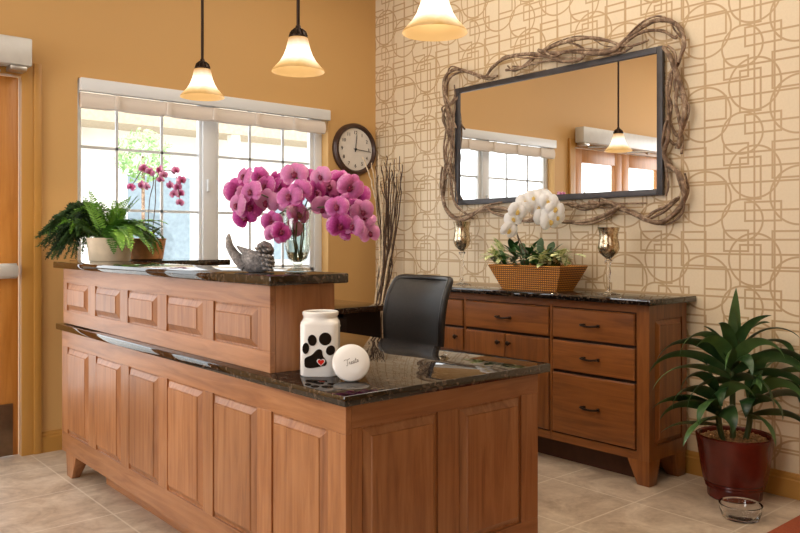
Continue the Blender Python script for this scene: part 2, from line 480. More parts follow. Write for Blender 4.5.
# window 1
win = struct(bpy.data.objects.new('window_1', None)); COL.objects.link(win); win.location = (WX0, YW, WZ0)
WY = 4.70
xs = lambda px: on_y(px, 200, WY).x
fr = MB(); fw = .04
b0, b1 = WY - .02, WY + .045
xa, xb = WX0, WX1
fr.box((xa, b0, WZ0), (xa + .03, b1, WZ1), .003); fr.box((xs(313), b0, WZ0), (xb, b1, WZ1), .003)
fr.box((xa, b0, WZ0), (xb, b1, WZ0 + .05), .003); fr.box((xa, b0, WZ1 - .05), (xb, b1, WZ1), .003)
fr.box((xs(201), b0 - .01, WZ0 + .05), (xs(213), b1, WZ1 - .05), .004)
fr.build('window_frame', M['white_paint'], win)
lat = MB(); lat.box((xs(204.5), b0 - .03, 1.50), (xs(207.5), b0 - .008, 1.58), .004); lat.build('latch', M['white_paint'], win)
for (l, r, mx) in ((xa + .03, xs(201), (117, 162)), (xs(213), xs(313), (250, 283))):
    g = MB(); st = .035 if l > 2 else .02
    g.box((l, WY - .012, WZ0 + .05), (l + st, WY + .025, WZ1 - .05), .003); g.box((r - st, WY - .012, WZ0 + .05), (r, WY + .025, WZ1 - .05), .003)
    g.box((l, WY - .012, WZ0 + .05), (r, WY + .025, WZ0 + .09), .003)
    g.build('sash', M['white_paint'], win)
    g = MB()
    for p in mx: g.box((xs(p) - .008, WY, WZ0 + .05), (xs(p) + .008, WY + .012, WZ1 - .05))
    for z in (1.735, 1.365, 1.0): g.box((l, WY, z - .008), (r, WY + .012, z + .008))
    g.build('muntin_grid', M['muntin'], win, smooth=False)
    g = MB(); g.box((l + .01, WY + .014, WZ0 + .05), (r - .01, WY + .018, WZ1 - .05)); g.build('pane', M['pane'], win, smooth=False)
g = MB(); g.box((WX0, YW - .02, WZ0 - .03), (WX1, WY - .02, WZ0), .004); g.build('window_sill', M['white_paint'], win)

# roman shade (raised) in the head of the window
rs = thing('roman_shade', 'white fabric shade with valance, pulled up at top of the window', 'window shade', (WX0, YW - .01, 1.95))
g = MB(); g.box((WX0 + .008, YW - .035, 2.042), (WX1, YW + .015, 2.117), .006); g.build('valance', M['white_paint'], rs)
g = MB()
prof = [(YW + .03, 2.035), (YW - .012, 2.035), (YW - .022, 2.005), (YW - .024, 1.975), (YW - .016, 1.952), (YW, 1.944), (YW + .016, 1.952), (YW + .03, 1.975)]
N = 60; L = WX1 - .04 - WX0
tabs = [.22, .54, .85, 1.16, 1.46]
rings = []
for i in range(N + 1):
    x = WX0 + .016 + (L - .012) * i / N
    k = sum(math.exp(-((x - WX0 - t) / .035) ** 2) for t in tabs)
    rings.append([(x, y - .006 * k * (1 if y < YW else 0), z + .006 * k * (1 if z < 1.99 else 0)) for y, z in prof])
g.loft(rings); g.build('gathered_fabric', M['blind'], rs)
for t in tabs:
    g = MB(); x = WX0 + t; g.box((x - .016, YW - .036, 1.952), (x + .016, YW - .026, 2.034), .003); g.build('tab', M['blind'], rs)

# double door + casing
dr = struct(bpy.data.objects.new('door_1', None)); COL.objects.link(dr); dr.location = (DX0, YW, 0)
xm = (DX0 + DX1) / 2
for (l, r) in ((DX0 + .006, xm - .003), (xm + .003, DX1 - .012)):
    g = MB(); s_ = .125; y0, y1 = YW + .01, YW + .055
    g.box((l, y0, .008), (l + s_, y1, DZ1 - .01), .003); g.box((r - s_, y0, .008), (r, y1, DZ1 - .01), .003)
    g.box((l + s_, y0, .008), (r - s_, y1, .32), .003); g.box((l + s_, y0, DZ1 - .14), (r - s_, y1, DZ1 - .01), .003)
    leaf = g.build('door_leaf', M['oak'], dr)
    g = MB(); g.box((l + s_, YW + .028, .32), (r - s_, YW + .034, DZ1 - .14)); g.build('pane', M['pane'], leaf, smooth=False)
    g = MB(); g.box((l + .03, YW - .001, .012), (r - .03, YW + .009, .292), .001); g.build('kick_plate', M['kick'], leaf)
    g = MB(); g.box((l + .02, YW - .05, .985), (r - .012, YW - .012, 1.047), .008); g.box((l + .02, YW - .014, .975), (l + .1, YW + .009, 1.057), .004); g.box((r - .1, YW - .014, .975), (r - .012, YW + .009, 1.057), .004)
    g.build('push_bar', M['alu'], leaf)
g = MB()
def cas(x0, x1, z0, z1, side):
    g.box((x0, YW - .016, z0), (x1, YW, z1), .002)
cas(DX1 - .002, DX1 + .098, 0, DZ1 + .075, 1); cas(DX0 - .098, DX0 + .002, 0, DZ1 + .075, -1); cas(DX0, DX1, DZ1 - .002, DZ1 + .075, 0)
g.box((DX1 + .06, YW - .026, 0), (DX1 + .1, YW - .016, DZ1 + .075), .003)
struct(g.build('trim_1', M['trim']))
op = thing('door_operator', 'long white automatic door opener box above the door', 'door opener', (.4, YW, 2.118))
g = MB(); g.box((-.40, YW - .13, 2.118), (1.228, YW - .026, 2.267), .008); g.build('housing', M['alu'], op)
for x in (.72, .05):
    g = MB(); g.tube([(x, YW - .08, 2.119), (x, YW - .08, 2.09)], .016, 10)
    g.tube([(x, YW - .08, 2.098), (x + .17, YW - .20, 2.092), (x + .36, YW - .07, 2.085)], .008, 8)
    g.build('arm', M['steel'], op)
g = MB(); g.box((1.12, YW - .12, 2.090), (1.205, YW - .03, 2.1175), .006); g.build('end_bracket', M['steel'], op)

# ------------------------------------------------------------------ panelled joinery helpers
def axis_pt(plane, pos, a, z, out):
    # plane 'x': face normal -X at x=pos, a along Y.  plane 'y': face normal -Y at y=pos, a along X. out = outwards
    return (pos - out, a, z) if plane == 'x' else (a, pos - out, z)
def face_box(g, plane, pos, a0, a1, z0, z1, o0, o1, bev=0.0):
    g.box(axis_pt(plane, pos, a0, z0, o0), axis_pt(plane, pos, a1, z1, o1), bev)
def raised_panel(plane, pos, a0, a1, z0, z1, mat, parent, name='raised_panel', bw=.020, depth=.015):
    g = MB()
    def ring(ins, out): return [axis_pt(plane, pos, a, z, out) for a, z in ((a0 + ins, z0 + ins), (a1 - ins, z0 + ins), (a1 - ins, z1 - ins), (a0 + ins, z1 - ins))]
    g.loft([ring(0, -.012), ring(0, -.007), ring(.007, -.0075), ring(.008, -.006), ring(.008 + bw, depth * .35), ring(.010 + bw, depth * .62), ring(.012 + bw, depth * .62)], True, True)
    return g.build(name, mat, parent, smooth=True, ang=15)
def face_frame(plane, pos, A0, A1, Z0, Z1, opens, zo0, zo1, mat_v, mat_h, parent, th=.02, chamfer=.005):
    # stiles and rails around the openings, front surface at out=0.0 ... recess behind
    opens = sorted(opens)
    for (z0, z1) in ((Z0, zo0), (zo1, Z1)):
        g = MB(); face_box(g, plane, pos, A0, A1, z0, z1, -th, 0, .0015); g.build('rail', mat_h, parent, smooth=False)
    e = [A0] + [x for o in opens for x in o] + [A1]
    for i in range(0, len(e), 2):
        g = MB(); face_box(g, plane, pos, e[i], e[i + 1], zo0, zo1, -th, 0, .0015); g.build('stile', mat_v, parent, smooth=False)

# ------------------------------------------------------------------ reception desk
desk = thing('reception_desk', 'L-shaped brown wooden reception desk base with raised panels, in the foreground', 'desk', (1.7, 2.9, 0))
FX, EY = 1.275, 1.715
BL, BR = 4.13, 2.092
lo = [(c - .151, c + .151) for c in (3.893, 3.492, 3.100, 2.719, 2.342, 1.953)]
face_frame('x', FX, EY, BL, .118, .732, lo, .216, .648, M['wood'], M['wood_y'], desk)
for o in lo: raised_panel('x', FX, o[0], o[1], .216, .648, M['wood'], desk)
eo = [(1.331, 1.622), (1.711, 2.006)]
face_frame('y', EY, FX + .0205, BR, .118, .732, eo, .236, .662, M['wood'], M['wood_x'], desk)
for o in eo: raised_panel('y', EY, o[0], o[1], .236, .662, M['wood'], desk)
g = MB()
g.box((FX + .021, EY + .021, .12), (FX + .5, BL - .02, .73))
g.box((FX + .021, EY + .021, .12), (BR - .02, EY + .05, .73))
g.box((FX + .0205, BL - .02, .118), (FX + .52, BL - .0005, .732))
g.box((BR - .02, EY + .02, .0), (BR, EY + .42, .732))
g.build('carcass', M['wood'], desk, smooth=False)
g = MB(); g.box((FX + .105, EY + .09, 0), (FX + .48, 3.80, .119)); g.box((FX + .105, EY + .09, 0), (BR - .03, EY + .12, .119)); g.build('plinth', M['wood_y'], desk, smooth=False)
def foot(x0, y0, dx, dy, tx, ty, h, parent, mat):
    g = MB(); g.hexa([(x0 + tx[0], y0 + ty[0], 0), (x0 + dx + tx[1], y0 + ty[0], 0), (x0 + dx + tx[1], y0 + dy + ty[1], 0), (x0 + tx[0], y0 + dy + ty[1], 0),
                       (x0, y0, h), (x0 + dx, y0, h), (x0 + dx, y0 + dy, h), (x0, y0 + dy, h)], .003)
    return g.build('foot', mat, parent)
foot(FX + .003, 3.93, .075, .15, (0, -.035), (.06, -.02), .118, desk, M['wood'])
foot(FX + .003, EY + .003, .075, .12, (0, -.03), (0, -.05), .118, desk, M['wood'])
foot(BR - .08, EY + .003, .078, .12, (.03, 0), (0, -.05), .118, desk, M['wood'])

g = MB(); g.box((1.247, 1.683, .732), (2.121, 4.14, .762), .004)
tag(g.build('granite_worktop', M['granite']), 'low polished black granite worktop of the reception desk', 'worktop')

ri = thing('transaction_riser', 'upper tier of the reception desk, wooden box with five small raised panels', 'desk riser', (1.42, 3.1, .762))
RX, RE = 1.285, 2.127
up = [(c - .153, c + .153) for c in (3.931, 3.530, 3.136, 2.743, 2.355)]
face_frame('x', RX, RE, 4.14, .7625, 1.039, up, .829, .968, M['wood'], M['wood_y'], ri)
for o in up: raised_panel('x', RX, o[0], o[1], .829, .968, M['wood'], ri, bw=.022)
g = MB(); g.box((RX + .0205, RE, .7625), (1.534, RE + .019, 1.039)); g.box((1.515, RE + .019, .7625), (1.534, 4.139, 1.039)); g.box((RX + .0205, 4.121, .7625), (1.515, 4.139, 1.039)); g.build('side_panel', M['wood'], ri, smooth=False)
g = MB(); g.box((1.60, 4.25, .7625), (2.11, 4.30, 1.039)); g.build('return_support', M['wood'], ri, smooth=False)
cap = MB()
ox = [(1.262, 2.089), (1.566, 2.089), (1.566, 4.06), (2.19, 4.06), (2.19, 4.48), (1.42, 4.48), (1.42, 4.233), (1.262, 4.233)]
cap.prism([(x, y, 1.0395) for x, y in ox], (0, 0, .0325))
es = [e for e in cap.bm.edges]; bmesh.ops.bevel(cap.bm, geom=es, offset=.005, segments=2, profile=.5, affect='EDGES')
tag(cap.build('granite_counter', M['granite'], ang=30), 'raised black granite counter top of the reception desk', 'countertop')

# back counter by the window
bc = thing('back_counter', 'low black desk counter under the window, behind the office chair', 'counter', (2.9, 4.2, 0))
g = MB(); g.box((2.125, 3.90, .725), (3.27, 4.575, .762), .004); g.build('worktop', M['granite'], bc)
g = MB(); g.box((2.14, 4.0, .0), (2.5, 4.57, .725)); g.box((2.95, 4.0, 0), (3.26, 4.57, .725)); g.box((2.5, 4.4, .1), (2.95, 4.57, .725)); g.build('cabinet', M['black_plastic'], bc, smooth=False)
g = MB(); g.box((2.52, 3.93, .60), (2.93, 4.38, .70), .004); d_ = g.build('drawer', M['black_plastic'], bc)
g = MB(); g.tube([(2.6, 3.905, .655), (2.86, 3.905, .655)], .006, 8); g.box((2.6, 3.905, .65), (2.61, 3.932, .66)); g.box((2.85, 3.905, .65), (2.86, 3.932, .66)); g.build('handle', M['steel'], d_)

# ------------------------------------------------------------------ sideboard
sb = thing('sideboard', 'brown wooden sideboard cabinet with drawers and doors against the patterned wall', 'sideboard', (3.48, 2.95, 0))
SX, SE, SL = 3.325, 2.05, 3.86
g = MB(); g.box((SX + .02, SE + .02, .12), (XW - .03, SL, .872)); g.build('carcass', M['cab'], sb, smooth=False)
# face frame posts and rails
for (a, c) in ((SE + .0, 2.118), (2.628, 2.644), (3.276, 3.288), (3.79, SL)):
    g = MB(); g.box((SX, a, .12), (SX + .0198, c, .872)); g.build('stile', M['cab'], sb, smooth=False)
for (z0, z1) in ((.832, .872), (.12, .16)):
    g = MB(); g.box((SX + .001, 2.118, z0), (SX + .019, 3.79, z1)); g.build('rail', M['cab_y'], sb, smooth=False)
g = MB(); g.box((SX + .012, 2.118, .16), (SX + .0195, 3.79, .832)); g.build('gap_shade_sheet', M['dark_gap'], sb, smooth=False)  # dark sheet whose colour stands in for shade between the fronts
def slab_front(name, y0, y1, z0, z1):
    g = MB()
    def ring(i, o): return [(SX - o, y0 + i, z0 + i), (SX - o, y1 - i, z0 + i), (SX - o, y1 - i, z1 - i), (SX - o, y0 + i, z1 - i)]
    g.loft([ring(0, -.012), ring(0, .004), ring(.005, .009), ring(.012, .010)])
    return g.build(name, M['cab_y'] if name == 'drawer' else M['cab'], sb, ang=20)
def bar_pull(par, y, z, w=.1):
    g = MB()
    g.tube(cr([(SX - .010, y - w / 2 + .008, z), (SX - .034, y - w / 2, z + .002), (SX - .036, y, z - .004), (SX - .034, y + w / 2, z + .002), (SX - .010, y + w / 2 - .008, z)], 5), [.006] * 4 + [.0055] * 13 + [.006] * 4, 8)
    for s_ in (-1, 1): g.lathe([(.001, -.002), (.010, 0), (.010, .003), (.004, .006)], (0, 0, 0), 10) if False else g.box((SX - .012, y + s_ * (w / 2 - .008) - .008, z - .008), (SX - .0085, y + s_ * (w / 2 - .008) + .008, z + .008), .001)
    g.build('handle', M['bronze'], par)
for (y0, y1) in ((2.126, 2.622), (2.650, 3.270), (3.294, 3.786)):
    d_ = slab_front('drawer', y0, y1, .670, .826); bar_pull(d_, (y0 + y1) / 2, .748)
for (z0, z1) in ((.500, .655), (.168, .484)):
    d_ = slab_front('drawer', 2.126, 2.622, z0, z1); bar_pull(d_, 2.374, (z0 + z1) / 2 + (.0 if z1 > .5 else .0))
for (y0, y1, ky) in ((2.650, 2.957, 2.92), (2.963, 3.270, 3.0), (3.294, 3.786, 3.34)):
    d_ = slab_front('door', y0, y1, .168, .655)
    g = MB(); rings = []
    for (r, o) in ((.006, .009), (.005, .020), (.012, .026), (.014, .033), (.009, .039), (.001, .040)):
        rings.append([(SX - o, ky + r * math.cos(2 * PI * i / 14), .605 + r * math.sin(2 * PI * i / 14)) for i in range(14)])
    g.loft(rings); g.build('knob', M['bronze'], d_)
# right end
g = MB()
face_box(g, 'y', SE, SX + .02, 3.375, .12, .872, -.02, 0); face_box(g, 'y', SE, 3.625, XW - .03, .12, .872, -.02, 0)
face_box(g, 'y', SE, 3.375, 3.625, .12, .19, -.02, 0); face_box(g, 'y', SE, 3.375, 3.625, .80, .872, -.02, 0); g.build('end_frame', M['cab'], sb, smooth=False)
raised_panel('y', SE, 3.375, 3.625, .19, .80, M['cab'], sb)
foot(SX, SE, .10, .12, (0, -.035), (.0, -.055), .12, sb, M['cab'])
foot(XW - .14, SE, .10, .12, (.03, 0), (.0, -.055), .12, sb, M['cab'])
foot(SX, SL - .12, .10, .12, (0, -.035), (.055, 0), .12, sb, M['cab'])
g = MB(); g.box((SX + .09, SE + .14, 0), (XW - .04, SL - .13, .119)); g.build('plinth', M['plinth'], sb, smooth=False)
g = MB(); g.box((3.268, 2.012, .873), (XW - .003, SL + .02, .903), .004)
tag(g.build('granite_worktop', M['granite']), 'dark granite top of the sideboard along the patterned wall', 'worktop')

# ------------------------------------------------------------------ mirror with branch frame
mi = thing('wall_mirror', 'wide rectangular mirror framed by twisted driftwood branches', 'mirror', (XW - .03, 2.88, 1.4))
MX = 3.678
ya, yb = on_x(456, 150, MX).y, on_x(663.6, 150, MX).y
zt, zb = on_x(560, 67.3, MX).z, on_x(560, 200.3, MX).z
fwid = .034
g = MB(); g.box((MX, yb + fwid * .6, zb + fwid * .6), (MX + .006, ya - fwid * .6, zt - fwid * .6)); g.build('mirror_glass', M['mirror'], mi, smooth=False)
g = MB()
for (a0, a1, c0, c1) in ((yb, yb + fwid, zb, zt), (ya - fwid, ya, zb, zt), (yb + fwid, ya - fwid, zb, zb + fwid), (yb + fwid, ya - fwid, zt - fwid, zt)):
    g.box((MX - .012, a0, c0), (MX + .012, a1, c1), .003)
g.build('metal_frame', M['iron'], mi)
def c1(p): return (430 + p[0] / 2.963, p[1] / 2.963)
def c2(p): return (560 + p[0] / 2.421, 20 + p[1] / 2.421)
def c3(p): return (430 + p[0] / 2.963, 170 + p[1] / 2.963)
def c4(p): return (440 + p[0] / 3.807, 90 + p[1] / 3.807)
BR_ = [
 (c1, [(70, 430), (58, 350), (42, 280), (45, 230), (75, 205), (120, 215), (165, 228), (200, 225)], .016),
 (c1, [(78, 380), (60, 330), (48, 290), (52, 245), (70, 222), (110, 212), (150, 232)], .011),
 (c1, [(165, 230), (185, 200), (225, 172), (285, 160), (340, 165), (395, 182), (445, 176), (465, 150)], .016),
 (c1, [(225, 208), (265, 203), (300, 178), (340, 148), (400, 125), (470, 112), (530, 122), (575, 140)], .015),
 (c1, [(320, 148), (365, 158), (420, 152), (480, 158), (540, 150), (580, 118), (620, 85), (665, 62), (712, 62), (745, 90), (752, 135), (735, 185)], .019),
 (c1, [(500, 150), (560, 140), (600, 110), (640, 92), (690, 92), (725, 112), (732, 105)], .012),
 (c1, [(560, 135), (600, 135), (640, 122), (648, 118)], .010),
 (c1, [(390, 120), (440, 135), (480, 160), (560, 158), (600, 140)], .010),
 (c1, [(230, 195), (250, 210), (300, 190), (360, 180), (420, 182)], .009),
 (c1, [(692, 140), (712, 170), (730, 215), (748, 270), (756, 320), (745, 380), (735, 440)], .020),
 (c1, [(752, 140), (735, 190), (710, 225), (702, 270), (715, 310), (712, 350)], .012),
 (c1, [(715, 190), (735, 240), (728, 300), (740, 360), (748, 420), (745, 455)], .013),
 (c2, [(262, 235), (262, 285), (252, 320), (262, 350), (288, 372), (302, 415), (290, 455), (250, 488), (215, 486), (170, 466), (120, 450), (70, 440)], .019),
 (c2, [(282, 432), (255, 452), (232, 462), (205, 480), (190, 478)], .012),
 (c2, [(290, 300), (275, 300), (258, 285), (250, 300), (256, 350), (262, 400), (256, 425)], .011),
 (c2, [(300, 180), (298, 240), (285, 280), (268, 250), (262, 200), (272, 130)], .012),
 (c3, [(560, 108), (520, 132), (460, 152), (390, 152), (330, 135), (290, 150)], .017),
 (c3, [(600, 128), (560, 104), (520, 95), (490, 108), (450, 108), (410, 98), (360, 110), (300, 118), (240, 105)], .014),
 (c3, [(420, 108), (470, 100), (540, 100), (640, 98)], .008),
 (c3, [(48, -30), (38, 50), (42, 105), (70, 142), (105, 145), (150, 118), (205, 112), (250, 122), (280, 100)], .017),
 (c3, [(65, -20), (62, 40), (75, 100), (110, 132), (130, 145)], .012),
 (c3, [(165, 108), (190, 128), (235, 140), (285, 152), (330, 148)], .013),
 (c3, [(120, 140), (170, 105), (215, 95)], .008),
 (c4, [(62, 5), (50, 40), (22, 70), (12, 110), (30, 160), (45, 215), (38, 280), (18, 340), (12, 400), (20, 440)], .014),
 (c4, [(22, 20), (40, 70), (50, 120), (35, 180), (22, 240), (40, 310), (62, 370), (66, 430)], .011),
 (c4, [(10, 90), (22, 150), (14, 220), (22, 290), (45, 350), (40, 400)], .009),
 (c4, [(55, -20), (58, 60), (48, 150), (55, 240), (50, 320)], .008),
 (c3, [(640, 150), (690, 125), (730, 90), (738, 78)], .012),
 (c3, [(755, 10), (765, 60), (745, 110), (700, 150)], .010),
]
for i, (cf, pts, r) in enumerate(BR_):
    P = []
    for k, p in enumerate(pts):
        px, py = cf(p)
        x = 3.655 - .020 * math.sin(k * 1.7 + i * 2.1) - (.006 if r > .015 else 0)
        P.append(on_x(px, py, x))
    P = cr(P, 6); n = len(P)
    rad = [r * .72 * (.62 + .38 * math.sin(PI * min(1, .12 + .8 * k / n))) * (1 + .07 * math.sin(k * .9 + i)) for k in range(n)]
    g = MB(); g.tube(P, rad, 9, wob=.07); g.build('branch', M['bark'], mi, ang=70)
    if r >= .014:
        Q = [p + Vector((-.012 * math.cos(k * .23 + i), .022 * math.sin(k * .31 + i), .022 * math.cos(k * .27 + i * 2))) for k, p in enumerate(P)][2:-1]
        g = MB(); g.tube(Q, [r * .42 * (1 - .5 * k / len(Q)) for k in range(len(Q))], 7, wob=.1); g.build('branch', M['bark'], mi, ang=70)

# ------------------------------------------------------------------ clock
cl = thing('wall_clock', 'round wall clock with brown rim beside the window', 'clock', (3.49, YW, 1.66))
cc = on_y(355.7, 149.3, YW - .03); R = .192
def disc(prof, n=48):
    return [[(cc.x + r * math.cos(2 * PI * i / n), YW - o, cc.z + r * math.sin(2 * PI * i / n)) for i in range(n)] for r, o in prof]
g = MB(); g.loft(disc([(.17, .001), (R, .001), (R, .03), (R - .01, .045), (R - .025, .047), (R - .034, .036), (R - .036, .022), (.02, .021)])); g.build('rim', M['clock_wood'], cl)
g = MB(); g.loft(disc([(R - .036, .022), (R - .037, .026), (.005, .026)]), True, True); g.build('dial', M['clock_face'], cl, smooth=False)
def text_mesh(body, size, ext=.0008):
    cu = bpy.data.curves.new('txt', 'FONT'); cu.body = body; cu.size = size; cu.extrude = ext; cu.align_x = 'CENTER'; cu.align_y = 'CENTER'
    o = bpy.data.objects.new('txt', cu); COL.objects.link(o)
    dg = bpy.context.evaluated_depsgraph_get(); me = bpy.data.meshes.new_from_object(o.evaluated_get(dg))
    bpy.data.objects.remove(o); bpy.data.curves.remove(cu); return me
for h in range(1, 13):
    a = PI / 2 - h * PI / 6
    me = text_mesh(str(h), .036); me.materials.clear(); me.materials.append(M['black']); me.name = 'numeral'
    o = bpy.data.objects.new('numeral', me); COL.objects.link(o); o.parent = cl
    o.location = Vector((cc.x + .122 * math.cos(a), YW - .0275, cc.z + .122 * math.sin(a))) - cl.location; o.rotation_euler = (PI / 2, 0, 0)
def hand(name, ang, ln, w, o):
    g = MB(); d = Vector((math.cos(ang), 0, math.sin(ang))); nn = Vector((-d.z, 0, d.x)); c = Vector((cc.x, YW - o, cc.z))
    g.prism([c - d * .02 + nn * w, c - d * .02 - nn * w, c + d * ln - nn * w * .6, c + d * ln + nn * w * .6], (0, -.0015, 0)); g.build(name, M['black'], cl, smooth=False)
hand('hour_hand', math.radians(84), .105, .004, .030); hand('minute_hand', math.radians(-5), .140, .003, .033)
g = MB(); g.loft(disc([(.009, .029), (.009, .036), (.003, .037)], 16)); g.build('hub', M['black'], cl)

# ------------------------------------------------------------------ pendant lamps
def pendant(loc, label):
    t = thing('pendant_lamp', label, 'pendant lamp', loc, 'pendant lamps over the reception desk')
    x, y, z = loc
    g = MB(); R_ = .1113
    prof = [(R_, 0), (R_ * .985, .006), (R_ * .86, .022), (R_ * .70, .042), (R_ * .56, .068), (R_ * .465, .096), (R_ * .41, .122), (R_ * .375, .140), (R_ * .34, .146)]
    inn = [(r - .004, zz - .002) for r, zz in reversed(prof[1:])]
    g.lathe([(r, zz) for r, zz in prof] + [], (x, y, z), 40, cap0=False, cap1=True)
    s_ = g.build('lamp_shade', M['shade'], t)
    g = MB(); g.lathe([(.008, .072), (.018, .08), (.022, .096), (.018, .112), (.010, .125)], (x, y, z), 16); g.build('bulb', M['bulb'], t)
    g = MB(); g.lathe([(.040, .143), (.040, .150), (.036, .152), (.030, .166), (.018, .178), (.012, .188), (.010, .196)], (x, y, z), 24)
    for k in range(8):
        a = k * PI / 4; g.tube([(x + .039 * math.cos(a), y + .039 * math.sin(a), z + .150), (x + .033 * math.cos(a), y + .033 * math.sin(a), z + .168), (x + .016 * math.cos(a), y + .016 * math.sin(a), z + .182)], .003, 6)
    g.build('fitter_cap', M['bronze'], t)
    g = MB(); g.tube([(x, y, z + .19), (x, y, ZC - .02)], .0075, 10); g.build('rod', M['bronze'], t)
    g = MB(); g.lathe([(.015, ZC - z - .035), (.055, ZC - z - .02), (.062, ZC - z - .001)], (x, y, z), 24); g.build('ceiling_canopy', M['bronze'], t)
    return t
PX_ = 1.82
pl = [(PX_ + .01, 3.69, 1.915), (PX_, 2.785, 1.895), (PX_, 1.94, 1.888)]
LB = ['farthest pendant lamp, frosted bell shade hanging in front of the window top', 'middle pendant lamp, lit bell shade hanging against the plain golden wall', 'nearest pendant lamp, lit bell shade cut by picture top against patterned wall']
p0 = pendant(pl[0], LB[0])
for q, lb in zip(pl[1:], LB[1:]): dup(p0, q, lb)
for q in pl:
    ld = bpy.data.lights.new('pendant_bulb_light', 'POINT'); ld.energy = 9; ld.color = (1, .78, .5); ld.shadow_soft_size = .012
    lo_ = bpy.data.objects.new('pendant_bulb_light', ld); COL.objects.link(lo_); lo_.location = (q[0], q[1], q[2] + .055)

# ------------------------------------------------------------------ office chair
ch = thing('office_chair', 'black office chair with tall curved backrest, behind the reception desk', 'office chair', (2.45, 2.87, 0))
cyy = 2.835
g = MB()
bp = [(2.50, .50), (2.535, .60), (2.545, .70), (2.545, .80), (2.565, .90), (2.60, .968), (2.62, .990)]
def back_rings(inset, th, y_in):
    rings = []
    for i, (x, z) in enumerate(bp):
        t = i / (len(bp) - 1); hw = (.182 + .03 * math.sin(PI * t * .9)) - y_in
        row = []
        for k in range(13):
            s = -1 + 2 * k / 12; bow = .045 * (s * s)
            row.append((x - bow, cyy + hw * s, z))
        back = [(p[0] + th, p[1], p[2]) for p in reversed(row)]
        rings.append(row + back)
    return rings
g.loft(back_rings(0, .022, .02)); bk = g.build('backrest', M['leather'], ch, ang=50)
g = MB(); pts = []
rr = back_rings(0, .022, 0.008)
left = [Vector(r[0]) + Vector((.011, 0, 0)) for r in rr]; right = [Vector(r[12]) + Vector((.011, 0, 0)) for r in rr]
topc = [Vector(p) + Vector((.011, 0, .004)) for p in rr[-1][1:12]]
path = left + topc + list(reversed(right)); g.tube(cr(path, 3), .017, 10); g.build('back_frame', M['black_plastic'], bk)
g = MB(); g.box((2.10, cyy - .24, .44), (2.56, cyy + .24, .52), .03); g.build('seat', M['leather'], ch)
g = MB(); g.tube(cr([(2.35, cyy, .42), (2.58, cyy, .42), (2.60, cyy, .52), (2.59, cyy, .70)], 5), .022, 10); g.build('back_support', M['black_plastic'], ch)
g = MB(); g.tube([(2.35, cyy, .08), (2.35, cyy, .44)], .025, 14); g.build('gas_column', M['black_plastic'], ch)
for k in range(5):
    a = k * 2 * PI / 5 + .3; g = MB(); e = Vector((2.35 + .28 * math.cos(a), cyy + .28 * math.sin(a), .075))
    g.tube([(2.35, cyy, .11), e], [.025, .016], 8); lg = g.build('leg', M['black_plastic'], ch)
    g = MB(); d = Vector((-math.sin(a), math.cos(a), 0)); c = e + Vector((0, 0, -.047)); g.tube([c - d * .018, c + d * .018], .028, 14); g.tube([c + Vector((0, 0, .02)), e], .007, 6); g.build('caster', M['black_plastic'], lg)

# ------------------------------------------------------------------ treat jar and lid
jd = Vector((1.403, 2.020, .762)); ja = -YAW
jar = thing('treat_jar', 'white ceramic treat jar with black paw print on the low granite worktop', 'jar', jd)
def sq(hw, z, p=5.0, n=40):
    out = []
    for i in range(n):
        a = 2 * PI * i / n; c, s = math.cos(a), math.sin(a)
        r = hw / (abs(c) ** p + abs(s) ** p) ** (1 / p)
        q = RGT * (r * c) + FWD * (r * s); out.append((jd.x + q.x, jd.y + q.y, jd.z + z))
    return out
H_ = .0592
g = MB(); g.loft([sq(H_ * .96, .0005), sq(H_, .005, 7), sq(H_, .158, 7), sq(H_ * .985, .166, 5), sq(H_ * .93, .172, 3), sq(H_ * .90, .178, 2), sq(H_ * .92, .184, 2), sq(H_ * .955, .187, 2), sq(H_ * .955, .195, 2), sq(H_ * .90, .198, 2), sq(H_ * .84, .195, 2), sq(H_ * .84, .18, 2), sq(H_ * .9, .16, 4), sq(H_ * .9, .01, 4)])
g.build('jar_body', M['ceramic'], jar)
fc = jd - FWD * (H_ + .0004)
def decal(name, pts, mat, par, o=0.0012):
    g = MB(); g.prism([fc + RGT * a + UP * z for a, z in pts], -FWD * o); return g.build(name, mat, par, smooth=False)
def ell(cx, cz, rx, rz, tilt=0, n=22):
    out = []
    for i in range(n):
        a = 2 * PI * i / n; x, z = rx * math.cos(a), rz * math.sin(a)
        out.append((cx + x * math.cos(tilt) - z * math.sin(tilt), cz + x * math.sin(tilt) + z * math.cos(tilt)))
    return out
PS = .120 / 175.0      # metres per crop pixel (jar is 175 wide there)
def cp(x, y): return ((x - 268) * PS, (385 - y) * PS)
for (x, y, rx, ry, t) in ((211, 256, 15, 25, .05), (240, 220, 20, 25, -.1), (298, 214, 28, 29, .4), (322, 265, 20, 23, .55)):
    a, z = cp(x, y); decal('paw_toe', ell(a, z, rx * PS, ry * PS, -t), M['black_glaze'], jar)
pad = cr([cp(x, y) + (0,) for x, y in ((205, 325), (208, 300), (238, 285), (262, 262), (282, 264), (288, 290), (304, 315), (300, 332), (275, 338), (235, 345), (210, 340), (205, 325))], 4)
decal('paw_pad', [(p.x, p.y) for p in pad[:-1]], M['black_glaze'], jar)
hp = []
for i in range(28):
    t = 2 * PI * i / 28; hp.append((16 * math.sin(t) ** 3, 13 * math.cos(t) - 5 * math.cos(2 * t) - 2 * math.cos(3 * t) - math.cos(4 * t)))
a, z = cp(279, 317); decal('heart_outline', [(a + u * .00080, z + v_ * .00080) for u, v_ in hp], M['ceramic'], jar, .0018)
decal('heart', [(a + u * .00064, z + v_ * .00064) for u, v_ in hp], M['red_glaze'], jar, .0024)

